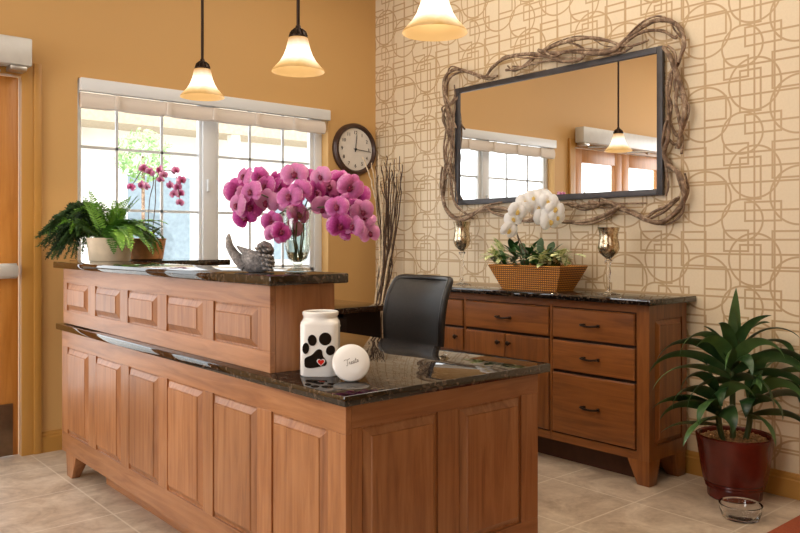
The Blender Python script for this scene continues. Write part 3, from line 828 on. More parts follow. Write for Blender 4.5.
tl = math.radians(22); nrm = (-FWD * math.cos(tl) + UP * math.sin(tl)).normalized()
nrm = (nrm + RGT * .12).normalized()
LR = .0565
upv = (UP - nrm * UP.dot(nrm)).normalized(); rv = upv.cross(nrm)
lid_c = at_d(351, 362, 2.325); lid_c = Vector((lid_c.x, lid_c.y, .762 + LR * upv.z + .001))
lid = thing('jar_lid', 'round white ceramic lid lettered Treats, leaning against the paw-print jar', 'lid', (lid_c.x, lid_c.y, .762))
g = MB(); rings = []
for r, o in ((.040, -.022), (.044, -.020), (.044, -.008), (LR * .96, -.007), (LR, -.002), (LR, .004), (LR * .97, .009), (LR * .85, .013), (LR * .6, .0165), (LR * .3, .018), (.002, .0185)):
    rings.append([lid_c + (rv * math.cos(2 * PI * i / 44) + upv * math.sin(2 * PI * i / 44)) * r + nrm * o for i in range(44)])
g.loft(rings); g.build('lid_body', M['ceramic'], lid)
# handwritten word as thin strokes
strokes = [[(0, 8), (2, 9.5), (6, 8.6), (10, 9.5)], [(6, 9), (4.5, 5), (3.8, 1), (2.5, -.5), (1, .5)],
           [(6.2, 1), (7.2, 4), (7.8, 4.2), (8.6, 3.6)],[(8.4, 3.6), (8.2, 1), (9.4, .3), (10.6, 1.8)],
           [(10.4, 1.6), (12, 3.0), (11.6, 4.2), (10.6, 3.2), (10.5, 1), (12, .2), (13.4, 1.2)],
           [(15.6, 3.8), (14, 3.8), (13.4, 1.6), (14.6, .3), (15.6, 2), (15.9, 3.8), (15.6, 1), (16.6, .3), (17.6, 1.4)],
           [(18.8, 7.5), (18.0, 3), (18.0, .8), (19, .2), (20.2, 1.4)], [(16.8, 4.8), (20.2, 5.2)],
           [(20.2, 1.4), (21.4, 4.0), (22.2, 2.2), (21.4, .4), (19.9, .6)]]
g = MB(); S_ = .0019
for st in strokes:
    P = []
    for (x, y) in st:
        a, c = (x - 11) * S_, (y - 4) * S_ ; a, c = a * .94 - c * .30, a * .30 + c * .94
        rr_ = math.hypot(a, c) / LR; o = .0185 - .006 * rr_ ** 2
        P.append(lid_c + rv * a + upv * c + nrm * o)
    g.tube(cr(P, 4), .0007, 5)
g.build('lettering', M['ink'], lid)

# ------------------------------------------------------------------ stone bird figurine
fg_c = at_d(256, 273, 2.66); fg_c.z = 1.072
bird = thing('stone_figurine', 'grey carved stone bird figurine with raised tail on the raised counter', 'figurine', fg_c)
K = 2.66 / F_PX
def bp_(px, py, dep=0): return fg_c + RGT * ((px - 256) * K) + UP * max(.0005, (272.6 - py) * K) + FWD * dep
def blob(g, path, n=14, dep=0.0):
    # path: (px, py, half width in image, half depth)
    P = [bp_(p[0], p[1], dep) for p in path]; rings = []
    for i, p in enumerate(path):
        T = (P[min(i + 1, len(P) - 1)] - P[max(0, i - 1)]).normalized(); nn = T.cross(FWD).normalized()
        rings.append([P[i] + nn * (p[2] * K * math.cos(2 * PI * k / n)) + FWD * (p[3] * K * math.sin(2 * PI * k / n)) for k in range(n)])
    for r in rings:
        for v in r: v.z = max(v.z, 1.0724)
    g.loft(rings)
g = MB(); blob(g, [(238, 258, 3, 3), (243, 261, 8, 7), (250, 262, 11, 10), (258, 262, 11.5, 11), (265, 262, 11, 11), (271, 264, 8, 8), (274, 265, 3, 4)], 20); g.build('body', M['stone'], bird)
g = MB(); blob(g, [(229, 234, .8, 1.5), (228.5, 238, 2.6, 4), (229.5, 246, 3.8, 6), (233.5, 253, 4.6, 7), (239, 260, 6, 8), (246, 266, 6.5, 8)], 14); g.build('tail', M['stone'], bird)
g = MB(); blob(g, [(236.5, 246, .6, 1.2), (240, 248.5, 2.2, 3.5), (246, 252.5, 4.2, 8), (253, 256.5, 6, 10.5), (261, 259, 6, 11)], 14); g.build('wing', M['stone'], bird)
g = MB(); blob(g, [(258, 251, 2, 3), (260, 248.5, 5, 5.5), (264, 247, 6.5, 7), (268, 248.5, 6, 6.5), (271.5, 252, 3.5, 4), (272.5, 255, 1, 1.5)], 16); g.build('head', M['stone'], bird)
g = MB()
for (x, y, r) in ((258, 249, 2.6), (262, 246, 2.6), (266, 246, 2.6), (261, 251, 3.0), (266, 251, 3.2), (270, 250, 2.8), (262, 255.5, 3.6), (266.5, 256, 4.2), (271, 256.5, 3.8), (264, 259, 3.8), (269, 260, 4.4), (273, 261, 3.2), (265, 264, 4.0), (270, 265, 4.4), (273.2, 265.6, 2.6), (267, 268.6, 4.0), (271.5, 269.2, 3.4)):
    blob(g, [(x - r, y - 1.2, .5, 1), (x - r * .6, y - .9, r * .42, r * 1.1), (x, y, r * .52, r * 1.8), (x + r * .6, y + 1.0, r * .42, r * 1.4), (x + r, y + 1.8, .4, 1)], 12, -6.5 * K)
g.build('breast_feathers', M['stone'], bird)

# ------------------------------------------------------------------ orchids
def flower_mesh(name, R, mats, wid=1.0, cup=.25, seed=0):
    rn = random.Random(seed); g = MB()
    def pet(ang, L, W, z0, lift, mi=0):
        rows = []; nL, nW = 8, 5
        for i in range(nL + 1):
            t = i / nL; w = W * max(.10, (1 - abs((t - .56) / .565) ** 2.4)) ** .55
            row = []
            for j in range(nW):
                s = -1 + 2 * j / (nW - 1)
                x = L * t * (1 - .10 * s * s * (t > .6)); y = w * s
                z = z0 + lift * math.sin(t * PI * .8) * L - .25 * w * s * s + rn.uniform(-1, 1) * L * .02 - .18 * L * t * t
                row.append((x * math.cos(ang) - y * math.sin(ang), x * math.sin(ang) + y * math.cos(ang), z))
            rows.append(row)
        g.strip(rows, mi)
    for a in (90, 215, 325): pet(math.radians(a + rn.uniform(-5, 5)), R * .95, R * .40 * wid, -.002, .15)
    for a in (12, 168): pet(math.radians(a + rn.uniform(-5, 5)), R * 1.0, R * .62 * wid, .002, .28)
    # lip and column
    g.lathe([(R * .03, 0), (R * .10, R * .05), (R * .09, R * .22), (R * .03, R * .28)], (0, R * .02, 0), 8, 1)
    pet(math.radians(270), R * .42, R * .17, R * .10, .5, 1)
    pet(math.radians(235), R * .24, R * .12, R * .10, .9, 1); pet(math.radians(305), R * .24, R * .12, R * .10, .9, 1)
    return g.mesh(name, mats, True, 60)
mag = [flower_mesh('flower', .045, [M['petal_m'], M['lip_m']], 1.0, .25, s) for s in range(3)]
wht = [flower_mesh('flower', .058, [M['petal_w'], M['lip_w']], 1.05, .25, s + 9) for s in range(2)]
sml = [flower_mesh('flower', .031, [M['petal_s'], M['lip_m']], .9, .25, s + 20) for s in range(2)]
def put_flower(parent, meshes, pos, facing, roll, scale=1.0):
    m = Matrix.Translation(Vector(pos) - parent.location) @ frame_from_normal(facing, UP, roll) @ Matrix.Scale(scale, 4)
    o = bpy.data.objects.new('flower', random.choice(meshes)); COL.objects.link(o); o.parent = parent; o.matrix_local = m
    return o

# glass vase
vc = at_d(297, 271, 2.74); vc = Vector((1.503, 2.303, 1.072))
vr = (vc.x * CY - vc.y * SY) / (vc.x * SY + vc.y * CY) * F_PX + 400
vase = thing('glass_vase', 'clear glass footed vase of water on the raised counter, holding magenta orchids', 'vase', vc)
g = MB(); outer = [(.050, .0005), (.051, .004), (.040, .010), (.016, .017), (.012, .022), (.020, .030), (.033, .046), (.041, .070), (.046, .10), (.047, .13), (.045, .165), (.047, .20), (.053, .226)]
inner = [(r - .003, z) for r, z in reversed(outer[6:])] + [(.012, .033)]
g.lathe(outer + inner, vc, 36); g.build('vase_body', M['thin'], vase)
g = MB(); g.lathe([(.010, .034), (.028, .0475), (.036, .066), (.0360, .068)], vc, 30); g.build('water', M['water'], vase, ang=30)
cv = lambda x, y: (220 + x / 4.1, 150 + y / 4.1)
SPR = [
 ('orchid_spray', 'leftmost magenta orchid spray, drooping over the window side of the vase', [(100, 108), (70, 168), (72, 225), (100, 272), (125, 232), (128, 170)], .00),
 ('orchid_spray', 'second magenta orchid spray from left, between the drooping one and the tall one', [(165, 112), (188, 148), (190, 212), (245, 158), (235, 214)], .03),
 ('orchid_spray', 'tallest magenta orchid spray rising above the middle of the glass vase', [(305, 98), (330, 165), (320, 262), (392, 172), (285, 190)], -.03),
 ('orchid_spray', 'short paler pink orchid spray hanging low in front of the vase rim', [(212, 292), (250, 335), (298, 326), (225, 345)], -.05),
 ('orchid_spray', 'upper right orchid spray with pale magenta petals, over the wall side', [(412, 108), (445, 150), (490, 128), (535, 150), (565, 182), (440, 195), (425, 238)], .03),
 ('orchid_spray', 'rightmost orchid spray arching down toward the dry twigs, pale end flowers', [(480, 232), (530, 225), (582, 250), (545, 312), (612, 340), (490, 308)], -.02),
]
K2 = 2.76 / F_PX
for si, (nm, lb, fl, dd) in enumerate(SPR):
    pts = [cv(*p) for p in fl]
    sp = thing(nm, lb, 'orchid spray', vc + Vector((0, 0, .04)), 'magenta orchid sprays in the glass vase')
    dv = vc.dot(FWD)
    W_ = [at_d(p[0], p[1], dv + dd + .05 * math.sin(i * 2.3 + si)) for i, p in enumerate(pts)]
    # stem: from the water up through the rim and along the flowers
    base = vc + Vector((.010 * math.cos(si * 1.2), .010 * math.sin(si * 1.2), .043)); rim = vc + RGT * ((-.030, -.018, .0, -.022, .018, .032)[si]) + FWD * ((0, .02, -.01, -.03, .02, -.005)[si]) + UP * .215
    order = sorted(W_, key=lambda p: abs((p - vc).dot(RGT)) - .2 * (p.z - vc.z)) if si not in (3,) else W_
    P = [base, (base + rim) / 2 + UP * .0, rim]
    for q in order[::2]: P.append(q + FWD * .025)
    g = MB(); g.tube(cr(P, 6), .0026, 7); g.build('stem', M['stem'], sp)
    for i in range(len(W_)):
        q = (W_[i] + W_[(i + 2) % len(W_)]) / 2 + FWD * .045 + UP * random.uniform(-.02, .03)
        if i < 4 and si != 3: put_flower(sp, mag, q, (-FWD + RGT * random.uniform(-1.2, 1.2) + UP * random.uniform(-.7, .9)), random.uniform(-.8, .8), random.uniform(.8, 1.0))
    for i, q in enumerate(W_):
        face = (-FWD + RGT * random.uniform(-.5, .5) + RGT * (-.35 if si < 2 else .15) + UP * random.uniform(-.45, .5) + RGT * random.uniform(-.45, .45))
        put_flower(sp, mag, q, face, random.uniform(-.5, .5), random.uniform(.88, 1.15) * (.85 if si == 3 else 1))
    if si == 5:
        g = MB(); q = at_d(*cv(512, 360), dv - .02); g.lathe([(.001, -.010), (.006, -.005), (.0075, .002), (.004, .009), (.001, .011)], q, 10); g.tube([q + UP * .01, at_d(*cv(500, 330), dv)], .0012, 5); g.build('bud', M['lip_m'], sp)

# thin potted orchid behind the fern
oc = Vector((1.80, 4.33, 1.072))
po = thing('potted_orchid', 'slender potted orchid with small magenta flowers, standing before the window behind fern', 'potted plant', oc)
g = MB(); g.lathe([(.085, .0005), (.092, .006), (.108, .11), (.112, .12), (.106, .122), (.100, .112)], oc, 28); g.build('pot', M['tan_pot'], po)
g = MB(); g.lathe([(.001, .108), (.101, .106)], oc, 24); g.build('soil', M['soil'], po)
dv = oc.dot(FWD)
cs = lambda x, y: (x * .3, 130 + y * .3)
stA = [oc + Vector((.01, 0, .105)), at_d(*cs(498, 240), dv), at_d(*cs(512, 175), dv), at_d(*cs(505, 140), dv), at_d(*cs(482, 125), dv), at_d(*cs(440, 185), dv)]
stB = [oc + Vector((.03, 0, .105)), at_d(*cs(518, 240), dv - .02), at_d(*cs(520, 165), dv - .02), at_d(*cs(548, 135), dv - .03), at_d(*cs(585, 150), dv - .03), at_d(*cs(600, 235), dv - .03)]
for s_ in (stA, stB):
    g = MB(); g.tube(cr(s_, 6), .0024, 6); g.build('stem', M['stake'], po)
for (x, y) in ((437, 190), (472, 183), (490, 188), (478, 128), (500, 140), (532, 132), (545, 150), (535, 165), (585, 135), (568, 185), (592, 190), (580, 212), (604, 168), (600, 242), (600, 212)):
    q = at_d(*cs(x, y), dv - .03 + random.uniform(-.04, .03)); put_flower(po, sml, q, -FWD + RGT * random.uniform(-.9, .9) + UP * random.uniform(-.5, .3), random.uniform(-.5, .5), random.uniform(.8, 1.05))
def leaf_rows(base, az, length, el0, droop, width, n=10, fold=.25, tip=.03, twist=0.0, wprof=None, roll=0.0):
    p = Vector(base); rows = []; seg = length / n; cur = el0
    h = Vector((math.cos(az), math.sin(az), 0)); side = Vector((-math.sin(az), math.cos(az), 0))
    for i in range(n + 1):
        t = i / n
        w = width * (wprof(t) if wprof else (min(1, .35 + 2.2 * t) * (1 - t ** 2.6) + tip * (t < 1)))
        d = h * math.cos(cur) + UP * math.sin(cur); nrm_ = d.cross(side).normalized() * -1
        sd = (side * math.cos(twist * t + roll) + nrm_ * math.sin(twist * t + roll)); nrm_ = sd.cross(d)
        rows.append([p - sd * w + nrm_ * (w * fold), p.copy(), p + sd * w + nrm_ * (w * fold)])
        p = p + d * seg; cur -= droop / n * (0.4 + 1.2 * t)
    return rows
for k in range(5):
    g = MB(); g.strip(leaf_rows(oc + Vector((0, 0, .108)), 1.1 * k + 2, .17, 1.0, 1.5, .022)); g.build('leaf', M['orch_leaf'], po, ang=80)

# ------------------------------------------------------------------ fern
fc_ = Vector((1.52, 4.135, 1.072))
fern = thing('potted_fern', 'bushy green fern in a cream pot on the far end of the raised counter', 'potted plant', fc_)
g = MB(); g.lathe([(.100, .0005), (.104, .006), (.114, .112), (.117, .122), (.111, .124), (.106, .112)], fc_, 32); g.build('pot', M['cream_pot'], fern)
g = MB(); g.lathe([(.001, .110), (.107, .108)], fc_, 24); g.build('soil', M['soil'], fern)
def frond(g, base, az, length, el0, droop, wid, n=22, ll=1.0):
    p = Vector(base); cur = el0; seg = length / n; h = Vector((math.cos(az), math.sin(az), 0)); side = Vector((-math.sin(az), math.cos(az), 0)); P = []
    for i in range(n + 1):
        t = i / n; d = h * math.cos(cur) + UP * math.sin(cur); nn = side.cross(d); P.append(p.copy())
        if i > 2:
            L = wid * (math.sin(PI * min(1, .12 + .88 * t) ** .9) ** .7 * .9 + .1)
            for s in (-1, 1):
                q = side * s * L + d * L * .35 - nn * L * .18 + Vector((random.uniform(-1, 1), random.uniform(-1, 1), random.uniform(-1, 1))) * L * .12
                w = d * seg * .62
                m_ = p + q * .55
                g.face([g.v(p - w * .4), g.v(m_ - w * .75), g.v(p + q), g.v(m_ + w * .75), g.v(p + w * .4)])
        p = p + d * seg; cur -= droop / n
    g.tube(P, .0012, 4)
top = fc_ + Vector((0, 0, .112))
LEFT = math.atan2(-RGT.y, -RGT.x)
for k in range(72):
    if k < 16: az, el, ln, dr_ = random.uniform(0, 2 * PI), random.uniform(1.05, 1.45), random.uniform(.19, .285), random.uniform(.2, .8)
    elif k < 52: az, el, ln, dr_ = LEFT + PI + random.uniform(-1.1, 1.1), random.uniform(.55, 1.15), random.uniform(.24, .36), random.uniform(1.5, 2.3)
    else: az, el, ln, dr_ = LEFT + PI / 2 + PI + random.uniform(-1.4, 1.0), random.uniform(.6, 1.1), random.uniform(.16, .24), random.uniform(1.4, 2.2)
    # image-space front is -FWD: keep fronds off the window wall
    g = MB(); a_ = random.uniform(0, 2 * PI); frond(g, top + Vector((.04 * math.cos(a_), .04 * math.sin(a_), 0)), az, ln, el, dr_, .042)
    g.build('frond', M['fern'], fern, smooth=False)
def plume(g, P, r0):
    P = cr(P, 8); n = len(P)
    g.tube(P, .002, 5)
    for i in range(1, n):
        t = i / n; T = (P[i] - P[i - 1]); rr = r0 * (math.sin(PI * (.12 + .80 * t)) ** .7)
        for _ in range(13):
            v = Vector((random.gauss(0, 1), random.gauss(0, 1), random.gauss(0, 1))); v -= T.normalized() * v.dot(T.normalized()) * .7
            v = v.normalized() * rr * random.uniform(.6, 1.1) + T.normalized() * rr * .5
            w = T.cross(v).normalized() * rr * .14; b0_ = P[i] + T * random.uniform(-.5, .5)
            g.face([g.v(b0_ - w * .5), g.v(b0_ + v * .6 - w), g.v(b0_ + v), g.v(b0_ + v * .6 + w), g.v(b0_ + w * .5)])
dv = fc_.dot(FWD)
for k in range(64):
    s = k / 63.0
    tipx = 36 + random.uniform(0, 52) ; tipy = 250 + random.uniform(-26, 14) - (tipx - 38) * .15
    if k % 4 == 0: tipx, tipy = random.uniform(60, 95), random.uniform(222, 245)
    dp = dv + .06 + random.uniform(-.10, .12)
    if tipx > 50 and tipy > 257: tipy = 257
    start = top + Vector((random.uniform(-.06, .04), random.uniform(-.05, .06), 0))
    mid = at_d(random.uniform(72, 100), random.uniform(205, 226), dv + random.uniform(-.06, .06))
    tip_ = at_d(tipx, tipy, dp)
    mid2 = (mid * .45 + tip_ * .55) + UP * random.uniform(.015, .04)
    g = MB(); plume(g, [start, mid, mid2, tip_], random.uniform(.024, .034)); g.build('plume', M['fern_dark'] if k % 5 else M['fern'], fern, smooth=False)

# ------------------------------------------------------------------ dry twigs on the back counter corner
tv = Vector((3.47, 4.30, .0))
tw = thing('twig_bundle', 'tall bundle of dry branches standing in the corner below the clock', 'branches', tv)
ct = lambda x, y: (330 + x / 2.803, 120 + y / 2.803)
dv = 5.55
TW = [((92, 105), (115, 170), (138, 300), 0), ((117, 120), (128, 200), (142, 330), 0), ((135, 95), (140, 200), (148, 380), 0), ((150, 110), (152, 220), (146, 400), 0), ((168, 120), (165, 220), (158, 400), 1), ((180, 110), (178, 200), (165, 350), 1), ((195, 102), (190, 190), (170, 340), 1), ((205, 125), (192, 220), (172, 380), 1), ((128, 130), (136, 240), (152, 400), 1), ((145, 140), (160, 260), (150, 420), 1), ((188, 150), (180, 260), (160, 420), 1), ((160, 100), (158, 160), (155, 300), 1), ((175, 160), (168, 280), (172, 430), 1), ((140, 160), (145, 290), (168, 430), 1)]
TW += [((a[0] + 7 * (-1) ** k, a[1] + 14 + 5 * (k % 4)), (m_[0] - 5 * (-1) ** k, m_[1] + 10), (e[0] + 3, e[1]), 1 - (k % 4 == 0)) for k, (a, m_, e, dk) in enumerate(TW[2:12])]
for i, (a, m_, e, dk) in enumerate(TW):
    g = MB(); off = .05 * math.sin(i * 2.4)
    bx_ = tv + Vector((.03 * math.cos(i * 1.3), .03 * math.sin(i * 1.3), .0))
    P = [at_d(*ct(*a), dv + off), at_d(*ct(*m_), dv + off * .7), at_d(*ct(*e), dv + off * .3), Vector((bx_.x, bx_.y, .60)), bx_]
    P = [Vector((min(p.x, XW - .03), min(p.y, YW - .03), p.z)) for p in P]
    Q = cr(P, 7); Q = [q + Vector((random.uniform(-1, 1), random.uniform(-1, 1), 0)) * .004 for q in Q]
    for q in Q: q.x = max(q.x, 3.30) if q.z < .92 else q.x; q.x = min(q.x, XW - .025); q.y = min(q.y, YW - .055)
    r = .0095 if not dk else .0072
    g.tube(Q, [r * (.45 + .55 * k / len(Q)) for k in range(len(Q))], 7, wob=.12); tg = g.build('twig', M['twig_pale'] if not dk else M['twig_dark'], tw, ang=70)
g = MB(); g.tube([(tv.x + .038 * math.cos(a), tv.y + .038 * math.sin(a), .70 + .004 * math.sin(3 * a)) for a in [2 * PI * k / 24 for k in range(25)]], .004, 6); g.build('tie', M['twig_dark'], tw)

# ------------------------------------------------------------------ orchid basket on sideboard
bk_c = Vector((3.48, 2.865, .903))
bs = thing('orchid_basket', 'flared wicker basket of white orchids and green plants on the sideboard', 'planted basket', bk_c)
g = MB()
def rect_ring(x0, x1, y0, y1, z, n=8):
    pts = []
    for (a, c) in (((x0, y0), (x1, y0)), ((x1, y0), (x1, y1)), ((x1, y1), (x0, y1)), ((x0, y1), (x0, y0))):
        for k in range(n): t = k / n; pts.append((a[0] + (c[0] - a[0]) * t, a[1] + (c[1] - a[1]) * t, z))
    return pts
z0 = .9035; zt_ = 1.035
rings = []
for t in (0, .12, .5, .9, 1.0): rings.append(rect_ring(3.405 - .045 * t, 3.555 + .045 * t, 2.665 - .065 * t, 3.06 + .065 * t, z0 + (zt_ - z0) * t))
rings.append(rect_ring(3.375, 3.585, 2.615, 3.11, zt_)); rings.append(rect_ring(3.385, 3.575, 2.63, 3.095, zt_ - .03))
g.loft(rings); g.build('basket', M['wicker'], bs, ang=35)
g = MB(); rr_ = [Vector(p) for p in rect_ring(3.363, 3.597, 2.605, 3.12, zt_ + .002, 6)]; rr_.append(rr_[0]); g.tube(rr_, .007, 8, cap=False); g.build('rim', M['wicker'], bs)
cw = lambda x, y: (500 + x / 4.443, 180 + y / 4.443)
dv = 4.40
W1 = [(40, 222), (58, 172), (78, 138), (112, 98), (150, 80), (185, 82)]
W2 = [(215, 95), (245, 128), (222, 182), (195, 165), (252, 165), (168, 118)]
for st, bx_ in ((W1, (3.47, 2.93)), (W2, (3.46, 2.86))):
    P = [Vector((bx_[0], bx_[1], zt_ - .02)), at_d(*cw(75, 235), 4.45), at_d(*cw(85, 165), 4.43)] + ([at_d(*cw(*p), 4.43) for p in st[2:]] if st is W1 else [at_d(*cw(120, 105), 4.42), at_d(*cw(190, 85), 4.42), at_d(*cw(240, 125), 4.40), at_d(*cw(225, 180), 4.38)])
    g = MB(); g.tube(cr(P, 6), .003, 6); g.build('stem', M['stake'], bs)
for (x, y) in W1 + W2 + [(95, 128), (130, 120), (228, 150)]:
    q = at_d(*cw(x, y), dv - .02 + random.uniform(-.03, .03)); put_flower(bs, wht, q, -FWD + RGT * random.uniform(-.5, .5) + UP * random.uniform(-.4, .2), random.uniform(-.5, .5), random.uniform(.9, 1.1))
wp = lambda t: math.sin(PI * min(1, .08 + .90 * t)) ** .8
for k in range(76):
    y = random.uniform(2.72, 3.10); x = random.uniform(3.40, 3.56); az = random.uniform(0, 2 * PI)
    g = MB(); g.strip(leaf_rows((x, y, zt_ - .02 + random.uniform(0, .11)), az, random.uniform(.07, .12), random.uniform(.2, 1.3), random.uniform(.5, 1.6), random.uniform(.016, .026), 6, .15, wprof=wp)); o = g.build('leaf', M['orch_leaf'], bs, ang=80)
for k in range(4):
    g = MB(); g.strip(leaf_rows((3.46, 2.80 + .02 * k, zt_), (-2.2, -1.2, -1.7, 2.0)[k], .20, .9, 1.5, .03, 8, .2)); g.build('leaf', M['orch_leaf'], bs, ang=80)
for k in range(60):
    if k < 40: x, y = random.uniform(3.36, 3.50), random.uniform(2.60, 2.78)
    else: x, y = random.uniform(3.40, 3.52), random.uniform(3.09, 3.14)
    az = random.uniform(PI * .6, PI * 1.6) if k < 40 else random.uniform(PI * .5, PI * 1.2)
    g = MB(); g.strip(leaf_rows((x, y, zt_ + random.uniform(.0, .085)), az, random.uniform(.07, .11) * (1 if k < 40 else 1.15), random.uniform(.1, 1.2), random.uniform(.6, 1.8), random.uniform(.017, .027), 6, .15, wprof=wp)); g.build('variegated_leaf', M['varieg'], bs, ang=80)

# ------------------------------------------------------------------ mercury glass goblets
def goblet(loc, label, k):
    t = thing('candle_goblet', label, 'goblet', loc, 'mercury glass goblets on the sideboard'); x, y, z = loc
    g = MB(); cup = [(.012, .185), (.026, .196), (.044, .212), (.054, .238), (.052, .262), (.046, .290), (.047, .318), (.055, .346), (.052, .347), (.043, .318), (.042, .29), (.048, .255), (.03, .212), (.008, .2)]
    g.lathe([(r, zz * k) for r, zz in cup], loc, 40, rib=.02, ribn=20); g.build('cup', M['merc'], t, ang=60)
    g = MB(); g.lathe([(r, zz * k) for r, zz in ((.009, .020), (.006, .05), (.007, .09), (.012, .115), (.008, .135), (.010, .160), (.020, .172), (.022, .178), (.012, .1845))], loc, 24); g.build('stem', M['glass'], t, ang=60)
    g = MB(); g.lathe([(.058, .0005), (.058, .003), (.03, .009), (.009, .0195)], loc, 32); g.build('base', M['glass'], t)
    return t
goblet(Vector((3.44, 2.355, .903)), 'gold mercury glass goblet on the sideboard, right of the wicker basket', 1.0)
goblet(Vector((3.52, 3.50, .903)), 'taller gold goblet at the far left end of the sideboard, under the mirror corner', 1.15)

# ------------------------------------------------------------------ dracaena in red pot
dc = Vector((3.512, 1.724, 0))
dr2 = thing('potted_dracaena', 'leafy dark green plant in a glossy red pot on the floor by sideboard', 'potted plant', dc)
g = MB(); g.lathe([(.112, .0005), (.118, .006), (.122, .05), (.128, .052), (.126, .060), (.132, .066), (.130, .074), (.137, .080), (.150, .15), (.163, .24), (.168, .268), (.170, .285), (.163, .290), (.154, .284), (.150, .25)], dc, 44); g.build('pot', M['red_pot'], dr2, ang=25)
g = MB(); g.lathe([(.001, .268), (.152, .262)], dc, 30)
for _ in range(260):
    a, r = random.uniform(0, 2 * PI), .145 * math.sqrt(random.random()); p = dc + Vector((r * math.cos(a), r * math.sin(a), .268)); s_ = random.uniform(.006, .012)
    ax = Vector((random.gauss(0, 1), random.gauss(0, 1), random.gauss(0, .6))).normalized()
    g.tube([p - ax * s_, p + ax * s_], s_ * .5, 5)
o = g.build('bark_chips', M['gravel'], dr2, smooth=False); o['kind'] = 'stuff'
def px_dir(deg): # 0 = image right, 90 = away, 180 = image left, 270 = towards viewer
    a = math.radians(deg); d = RGT * math.cos(a) + FWD * math.sin(a); return math.atan2(d.y, d.x)
mm = 3.55 / F_PX
crowns = [(dc + RGT * -.01, .58, .42), (dc - RGT * .085 - FWD * .03, .42, .30), (dc + RGT * .06 - FWD * .02, .42, .30)]
for ci, (c, zc, r0) in enumerate(crowns):
    b_ = dc + (c - dc) * .7
    g = MB(); P = cr([Vector((b_.x, b_.y, .255)), Vector((c.x, c.y, zc * .6 + .1)), Vector((c.x, c.y, zc + .06))], 5); g.tube(P, .013, 9); g.build('stem', M['stem'], dr2)
LV = [ # crown, direction deg, length, elevation, droop, width, height offset
 (0, 270, .33, 1.52, .12, .027, .06), (0, 250, .26, 1.46, .2, .024, .05), (1, 188, .34, .55, .9, .036, -.01), (1, 170, .26, .1, .6, .036, -.06), (0, 200, .40, 1.05, 1.75, .024, .05), (0, 185, .44, .85, 1.45, .026, .02), (0, 170, .42, .62, 1.25, .027, .0), (0, 215, .36, 1.0, 1.3, .026, .03), (0, 190, .44, .45, 1.1, .024, -.02),
 (0, 340, .38, 1.15, 1.5, .024, .05), (0, 0, .40, .95, 1.7, .027, .03), (0, 350, .44, .75, 1.7, .028, .01), (0, 320, .42, .75, 1.7, .028, .0), (0, 300, .34, 1.05, 1.6, .026, .04), (0, 10, .28, 1.25, 1.0, .024, .06), (0, 270, .26, .9, 1.7, .026, .02), (0, 240, .30, .9, 1.5, .025, .02), (0, 285, .33, .5, 1.5, .027, -.03), (0, 330, .42, .5, 1.6, .028, -.03), (0, 205, .34, .3, 1.3, .025, -.04), (0, 130, .22, 1.2, .7, .022, .05), (0, 310, .3, 1.3, .8, .022, .06), (0, 230, .3, 1.25, .9, .024, .05),
 (1, 190, .30, .75, 1.7, .034, .04), (1, 200, .34, 1.15, 2.3, .022, .06), (1, 225, .27, .55, 1.5, .036, .02), (1, 180, .30, .40, 1.1, .036, .0), (1, 250, .22, .9, 1.8, .032, .05), (1, 120, .22, 1.25, .5, .024, .06), (1, 300, .24, 1.0, 1.6, .030, .05), (1, 215, .30, .15, .95, .038, -.03), (1, 270, .20, .4, 1.6, .034, .0),
 (2, 0, .32, .85, 1.7, .030, .04), (2, 345, .36, .65, 1.6, .030, .02), (2, 320, .30, .95, 1.8, .032, .05), (2, 290, .26, .7, 1.8, .034, .03), (2, 260, .24, 1.1, 1.5, .030, .06), (2, 350, .42, .95, 1.6, .026, .05), (2, 10, .26, 1.25, 1.0, .024, .06), (2, 330, .34, .35, 1.5, .032, -.02), (2, 240, .22, .8, 1.9, .032, .02), (2, 300, .24, 1.35, .6, .026, .06), (2, 275, .26, .3, 1.3, .03, -.03),
]
for (ci, dg, ln, el, drp, w, ho) in LV:
    c, zc, _ = crowns[ci]; az = px_dir(dg)
    w *= 1.3; sd_ = Vector((-math.sin(az), math.cos(az), 0)); roll = (1 if sd_.dot(FWD) > 0 else -1) * (random.uniform(.35, .85) if el < 1.45 else 0)
    rows = leaf_rows((c.x, c.y, zc + ho - .02), az, ln * 1.06, min(1.5, el + .12), drp * 1.55 + .25 if el < 1.4 else drp, w, 16, .22, .02, random.uniform(-.3, .3), None, roll)
    for r in rows:
        for p in r: p.x = min(p.x, XW - .006 - .002 * random.random())
    g = MB(); g.strip(rows); g.build('leaf', M['dracaena'], dr2, ang=80)

# ------------------------------------------------------------------ glass bowl, rug
bwc = at_d(743.5, 513, 3.31); bwc = Vector((3.262, 1.575, 0))
g = MB(); g.lathe([(.070, .001), (.074, .003), (.083, .03), (.088, .060), (.085, .062), (.080, .058), (.076, .03), (.066, .012), (.001, .011)], bwc, 40)
tag(g.build('glass_bowl', M['glass']), 'clear round glass pet bowl on the tile floor before the red pot', 'bowl')
g = MB(); g.box((2.35, .35, .0005), (3.62, 1.415, .010), .003); tag(g.build('rug', M['rug']), 'rust red woven rug whose corner shows at lower right', 'rug')

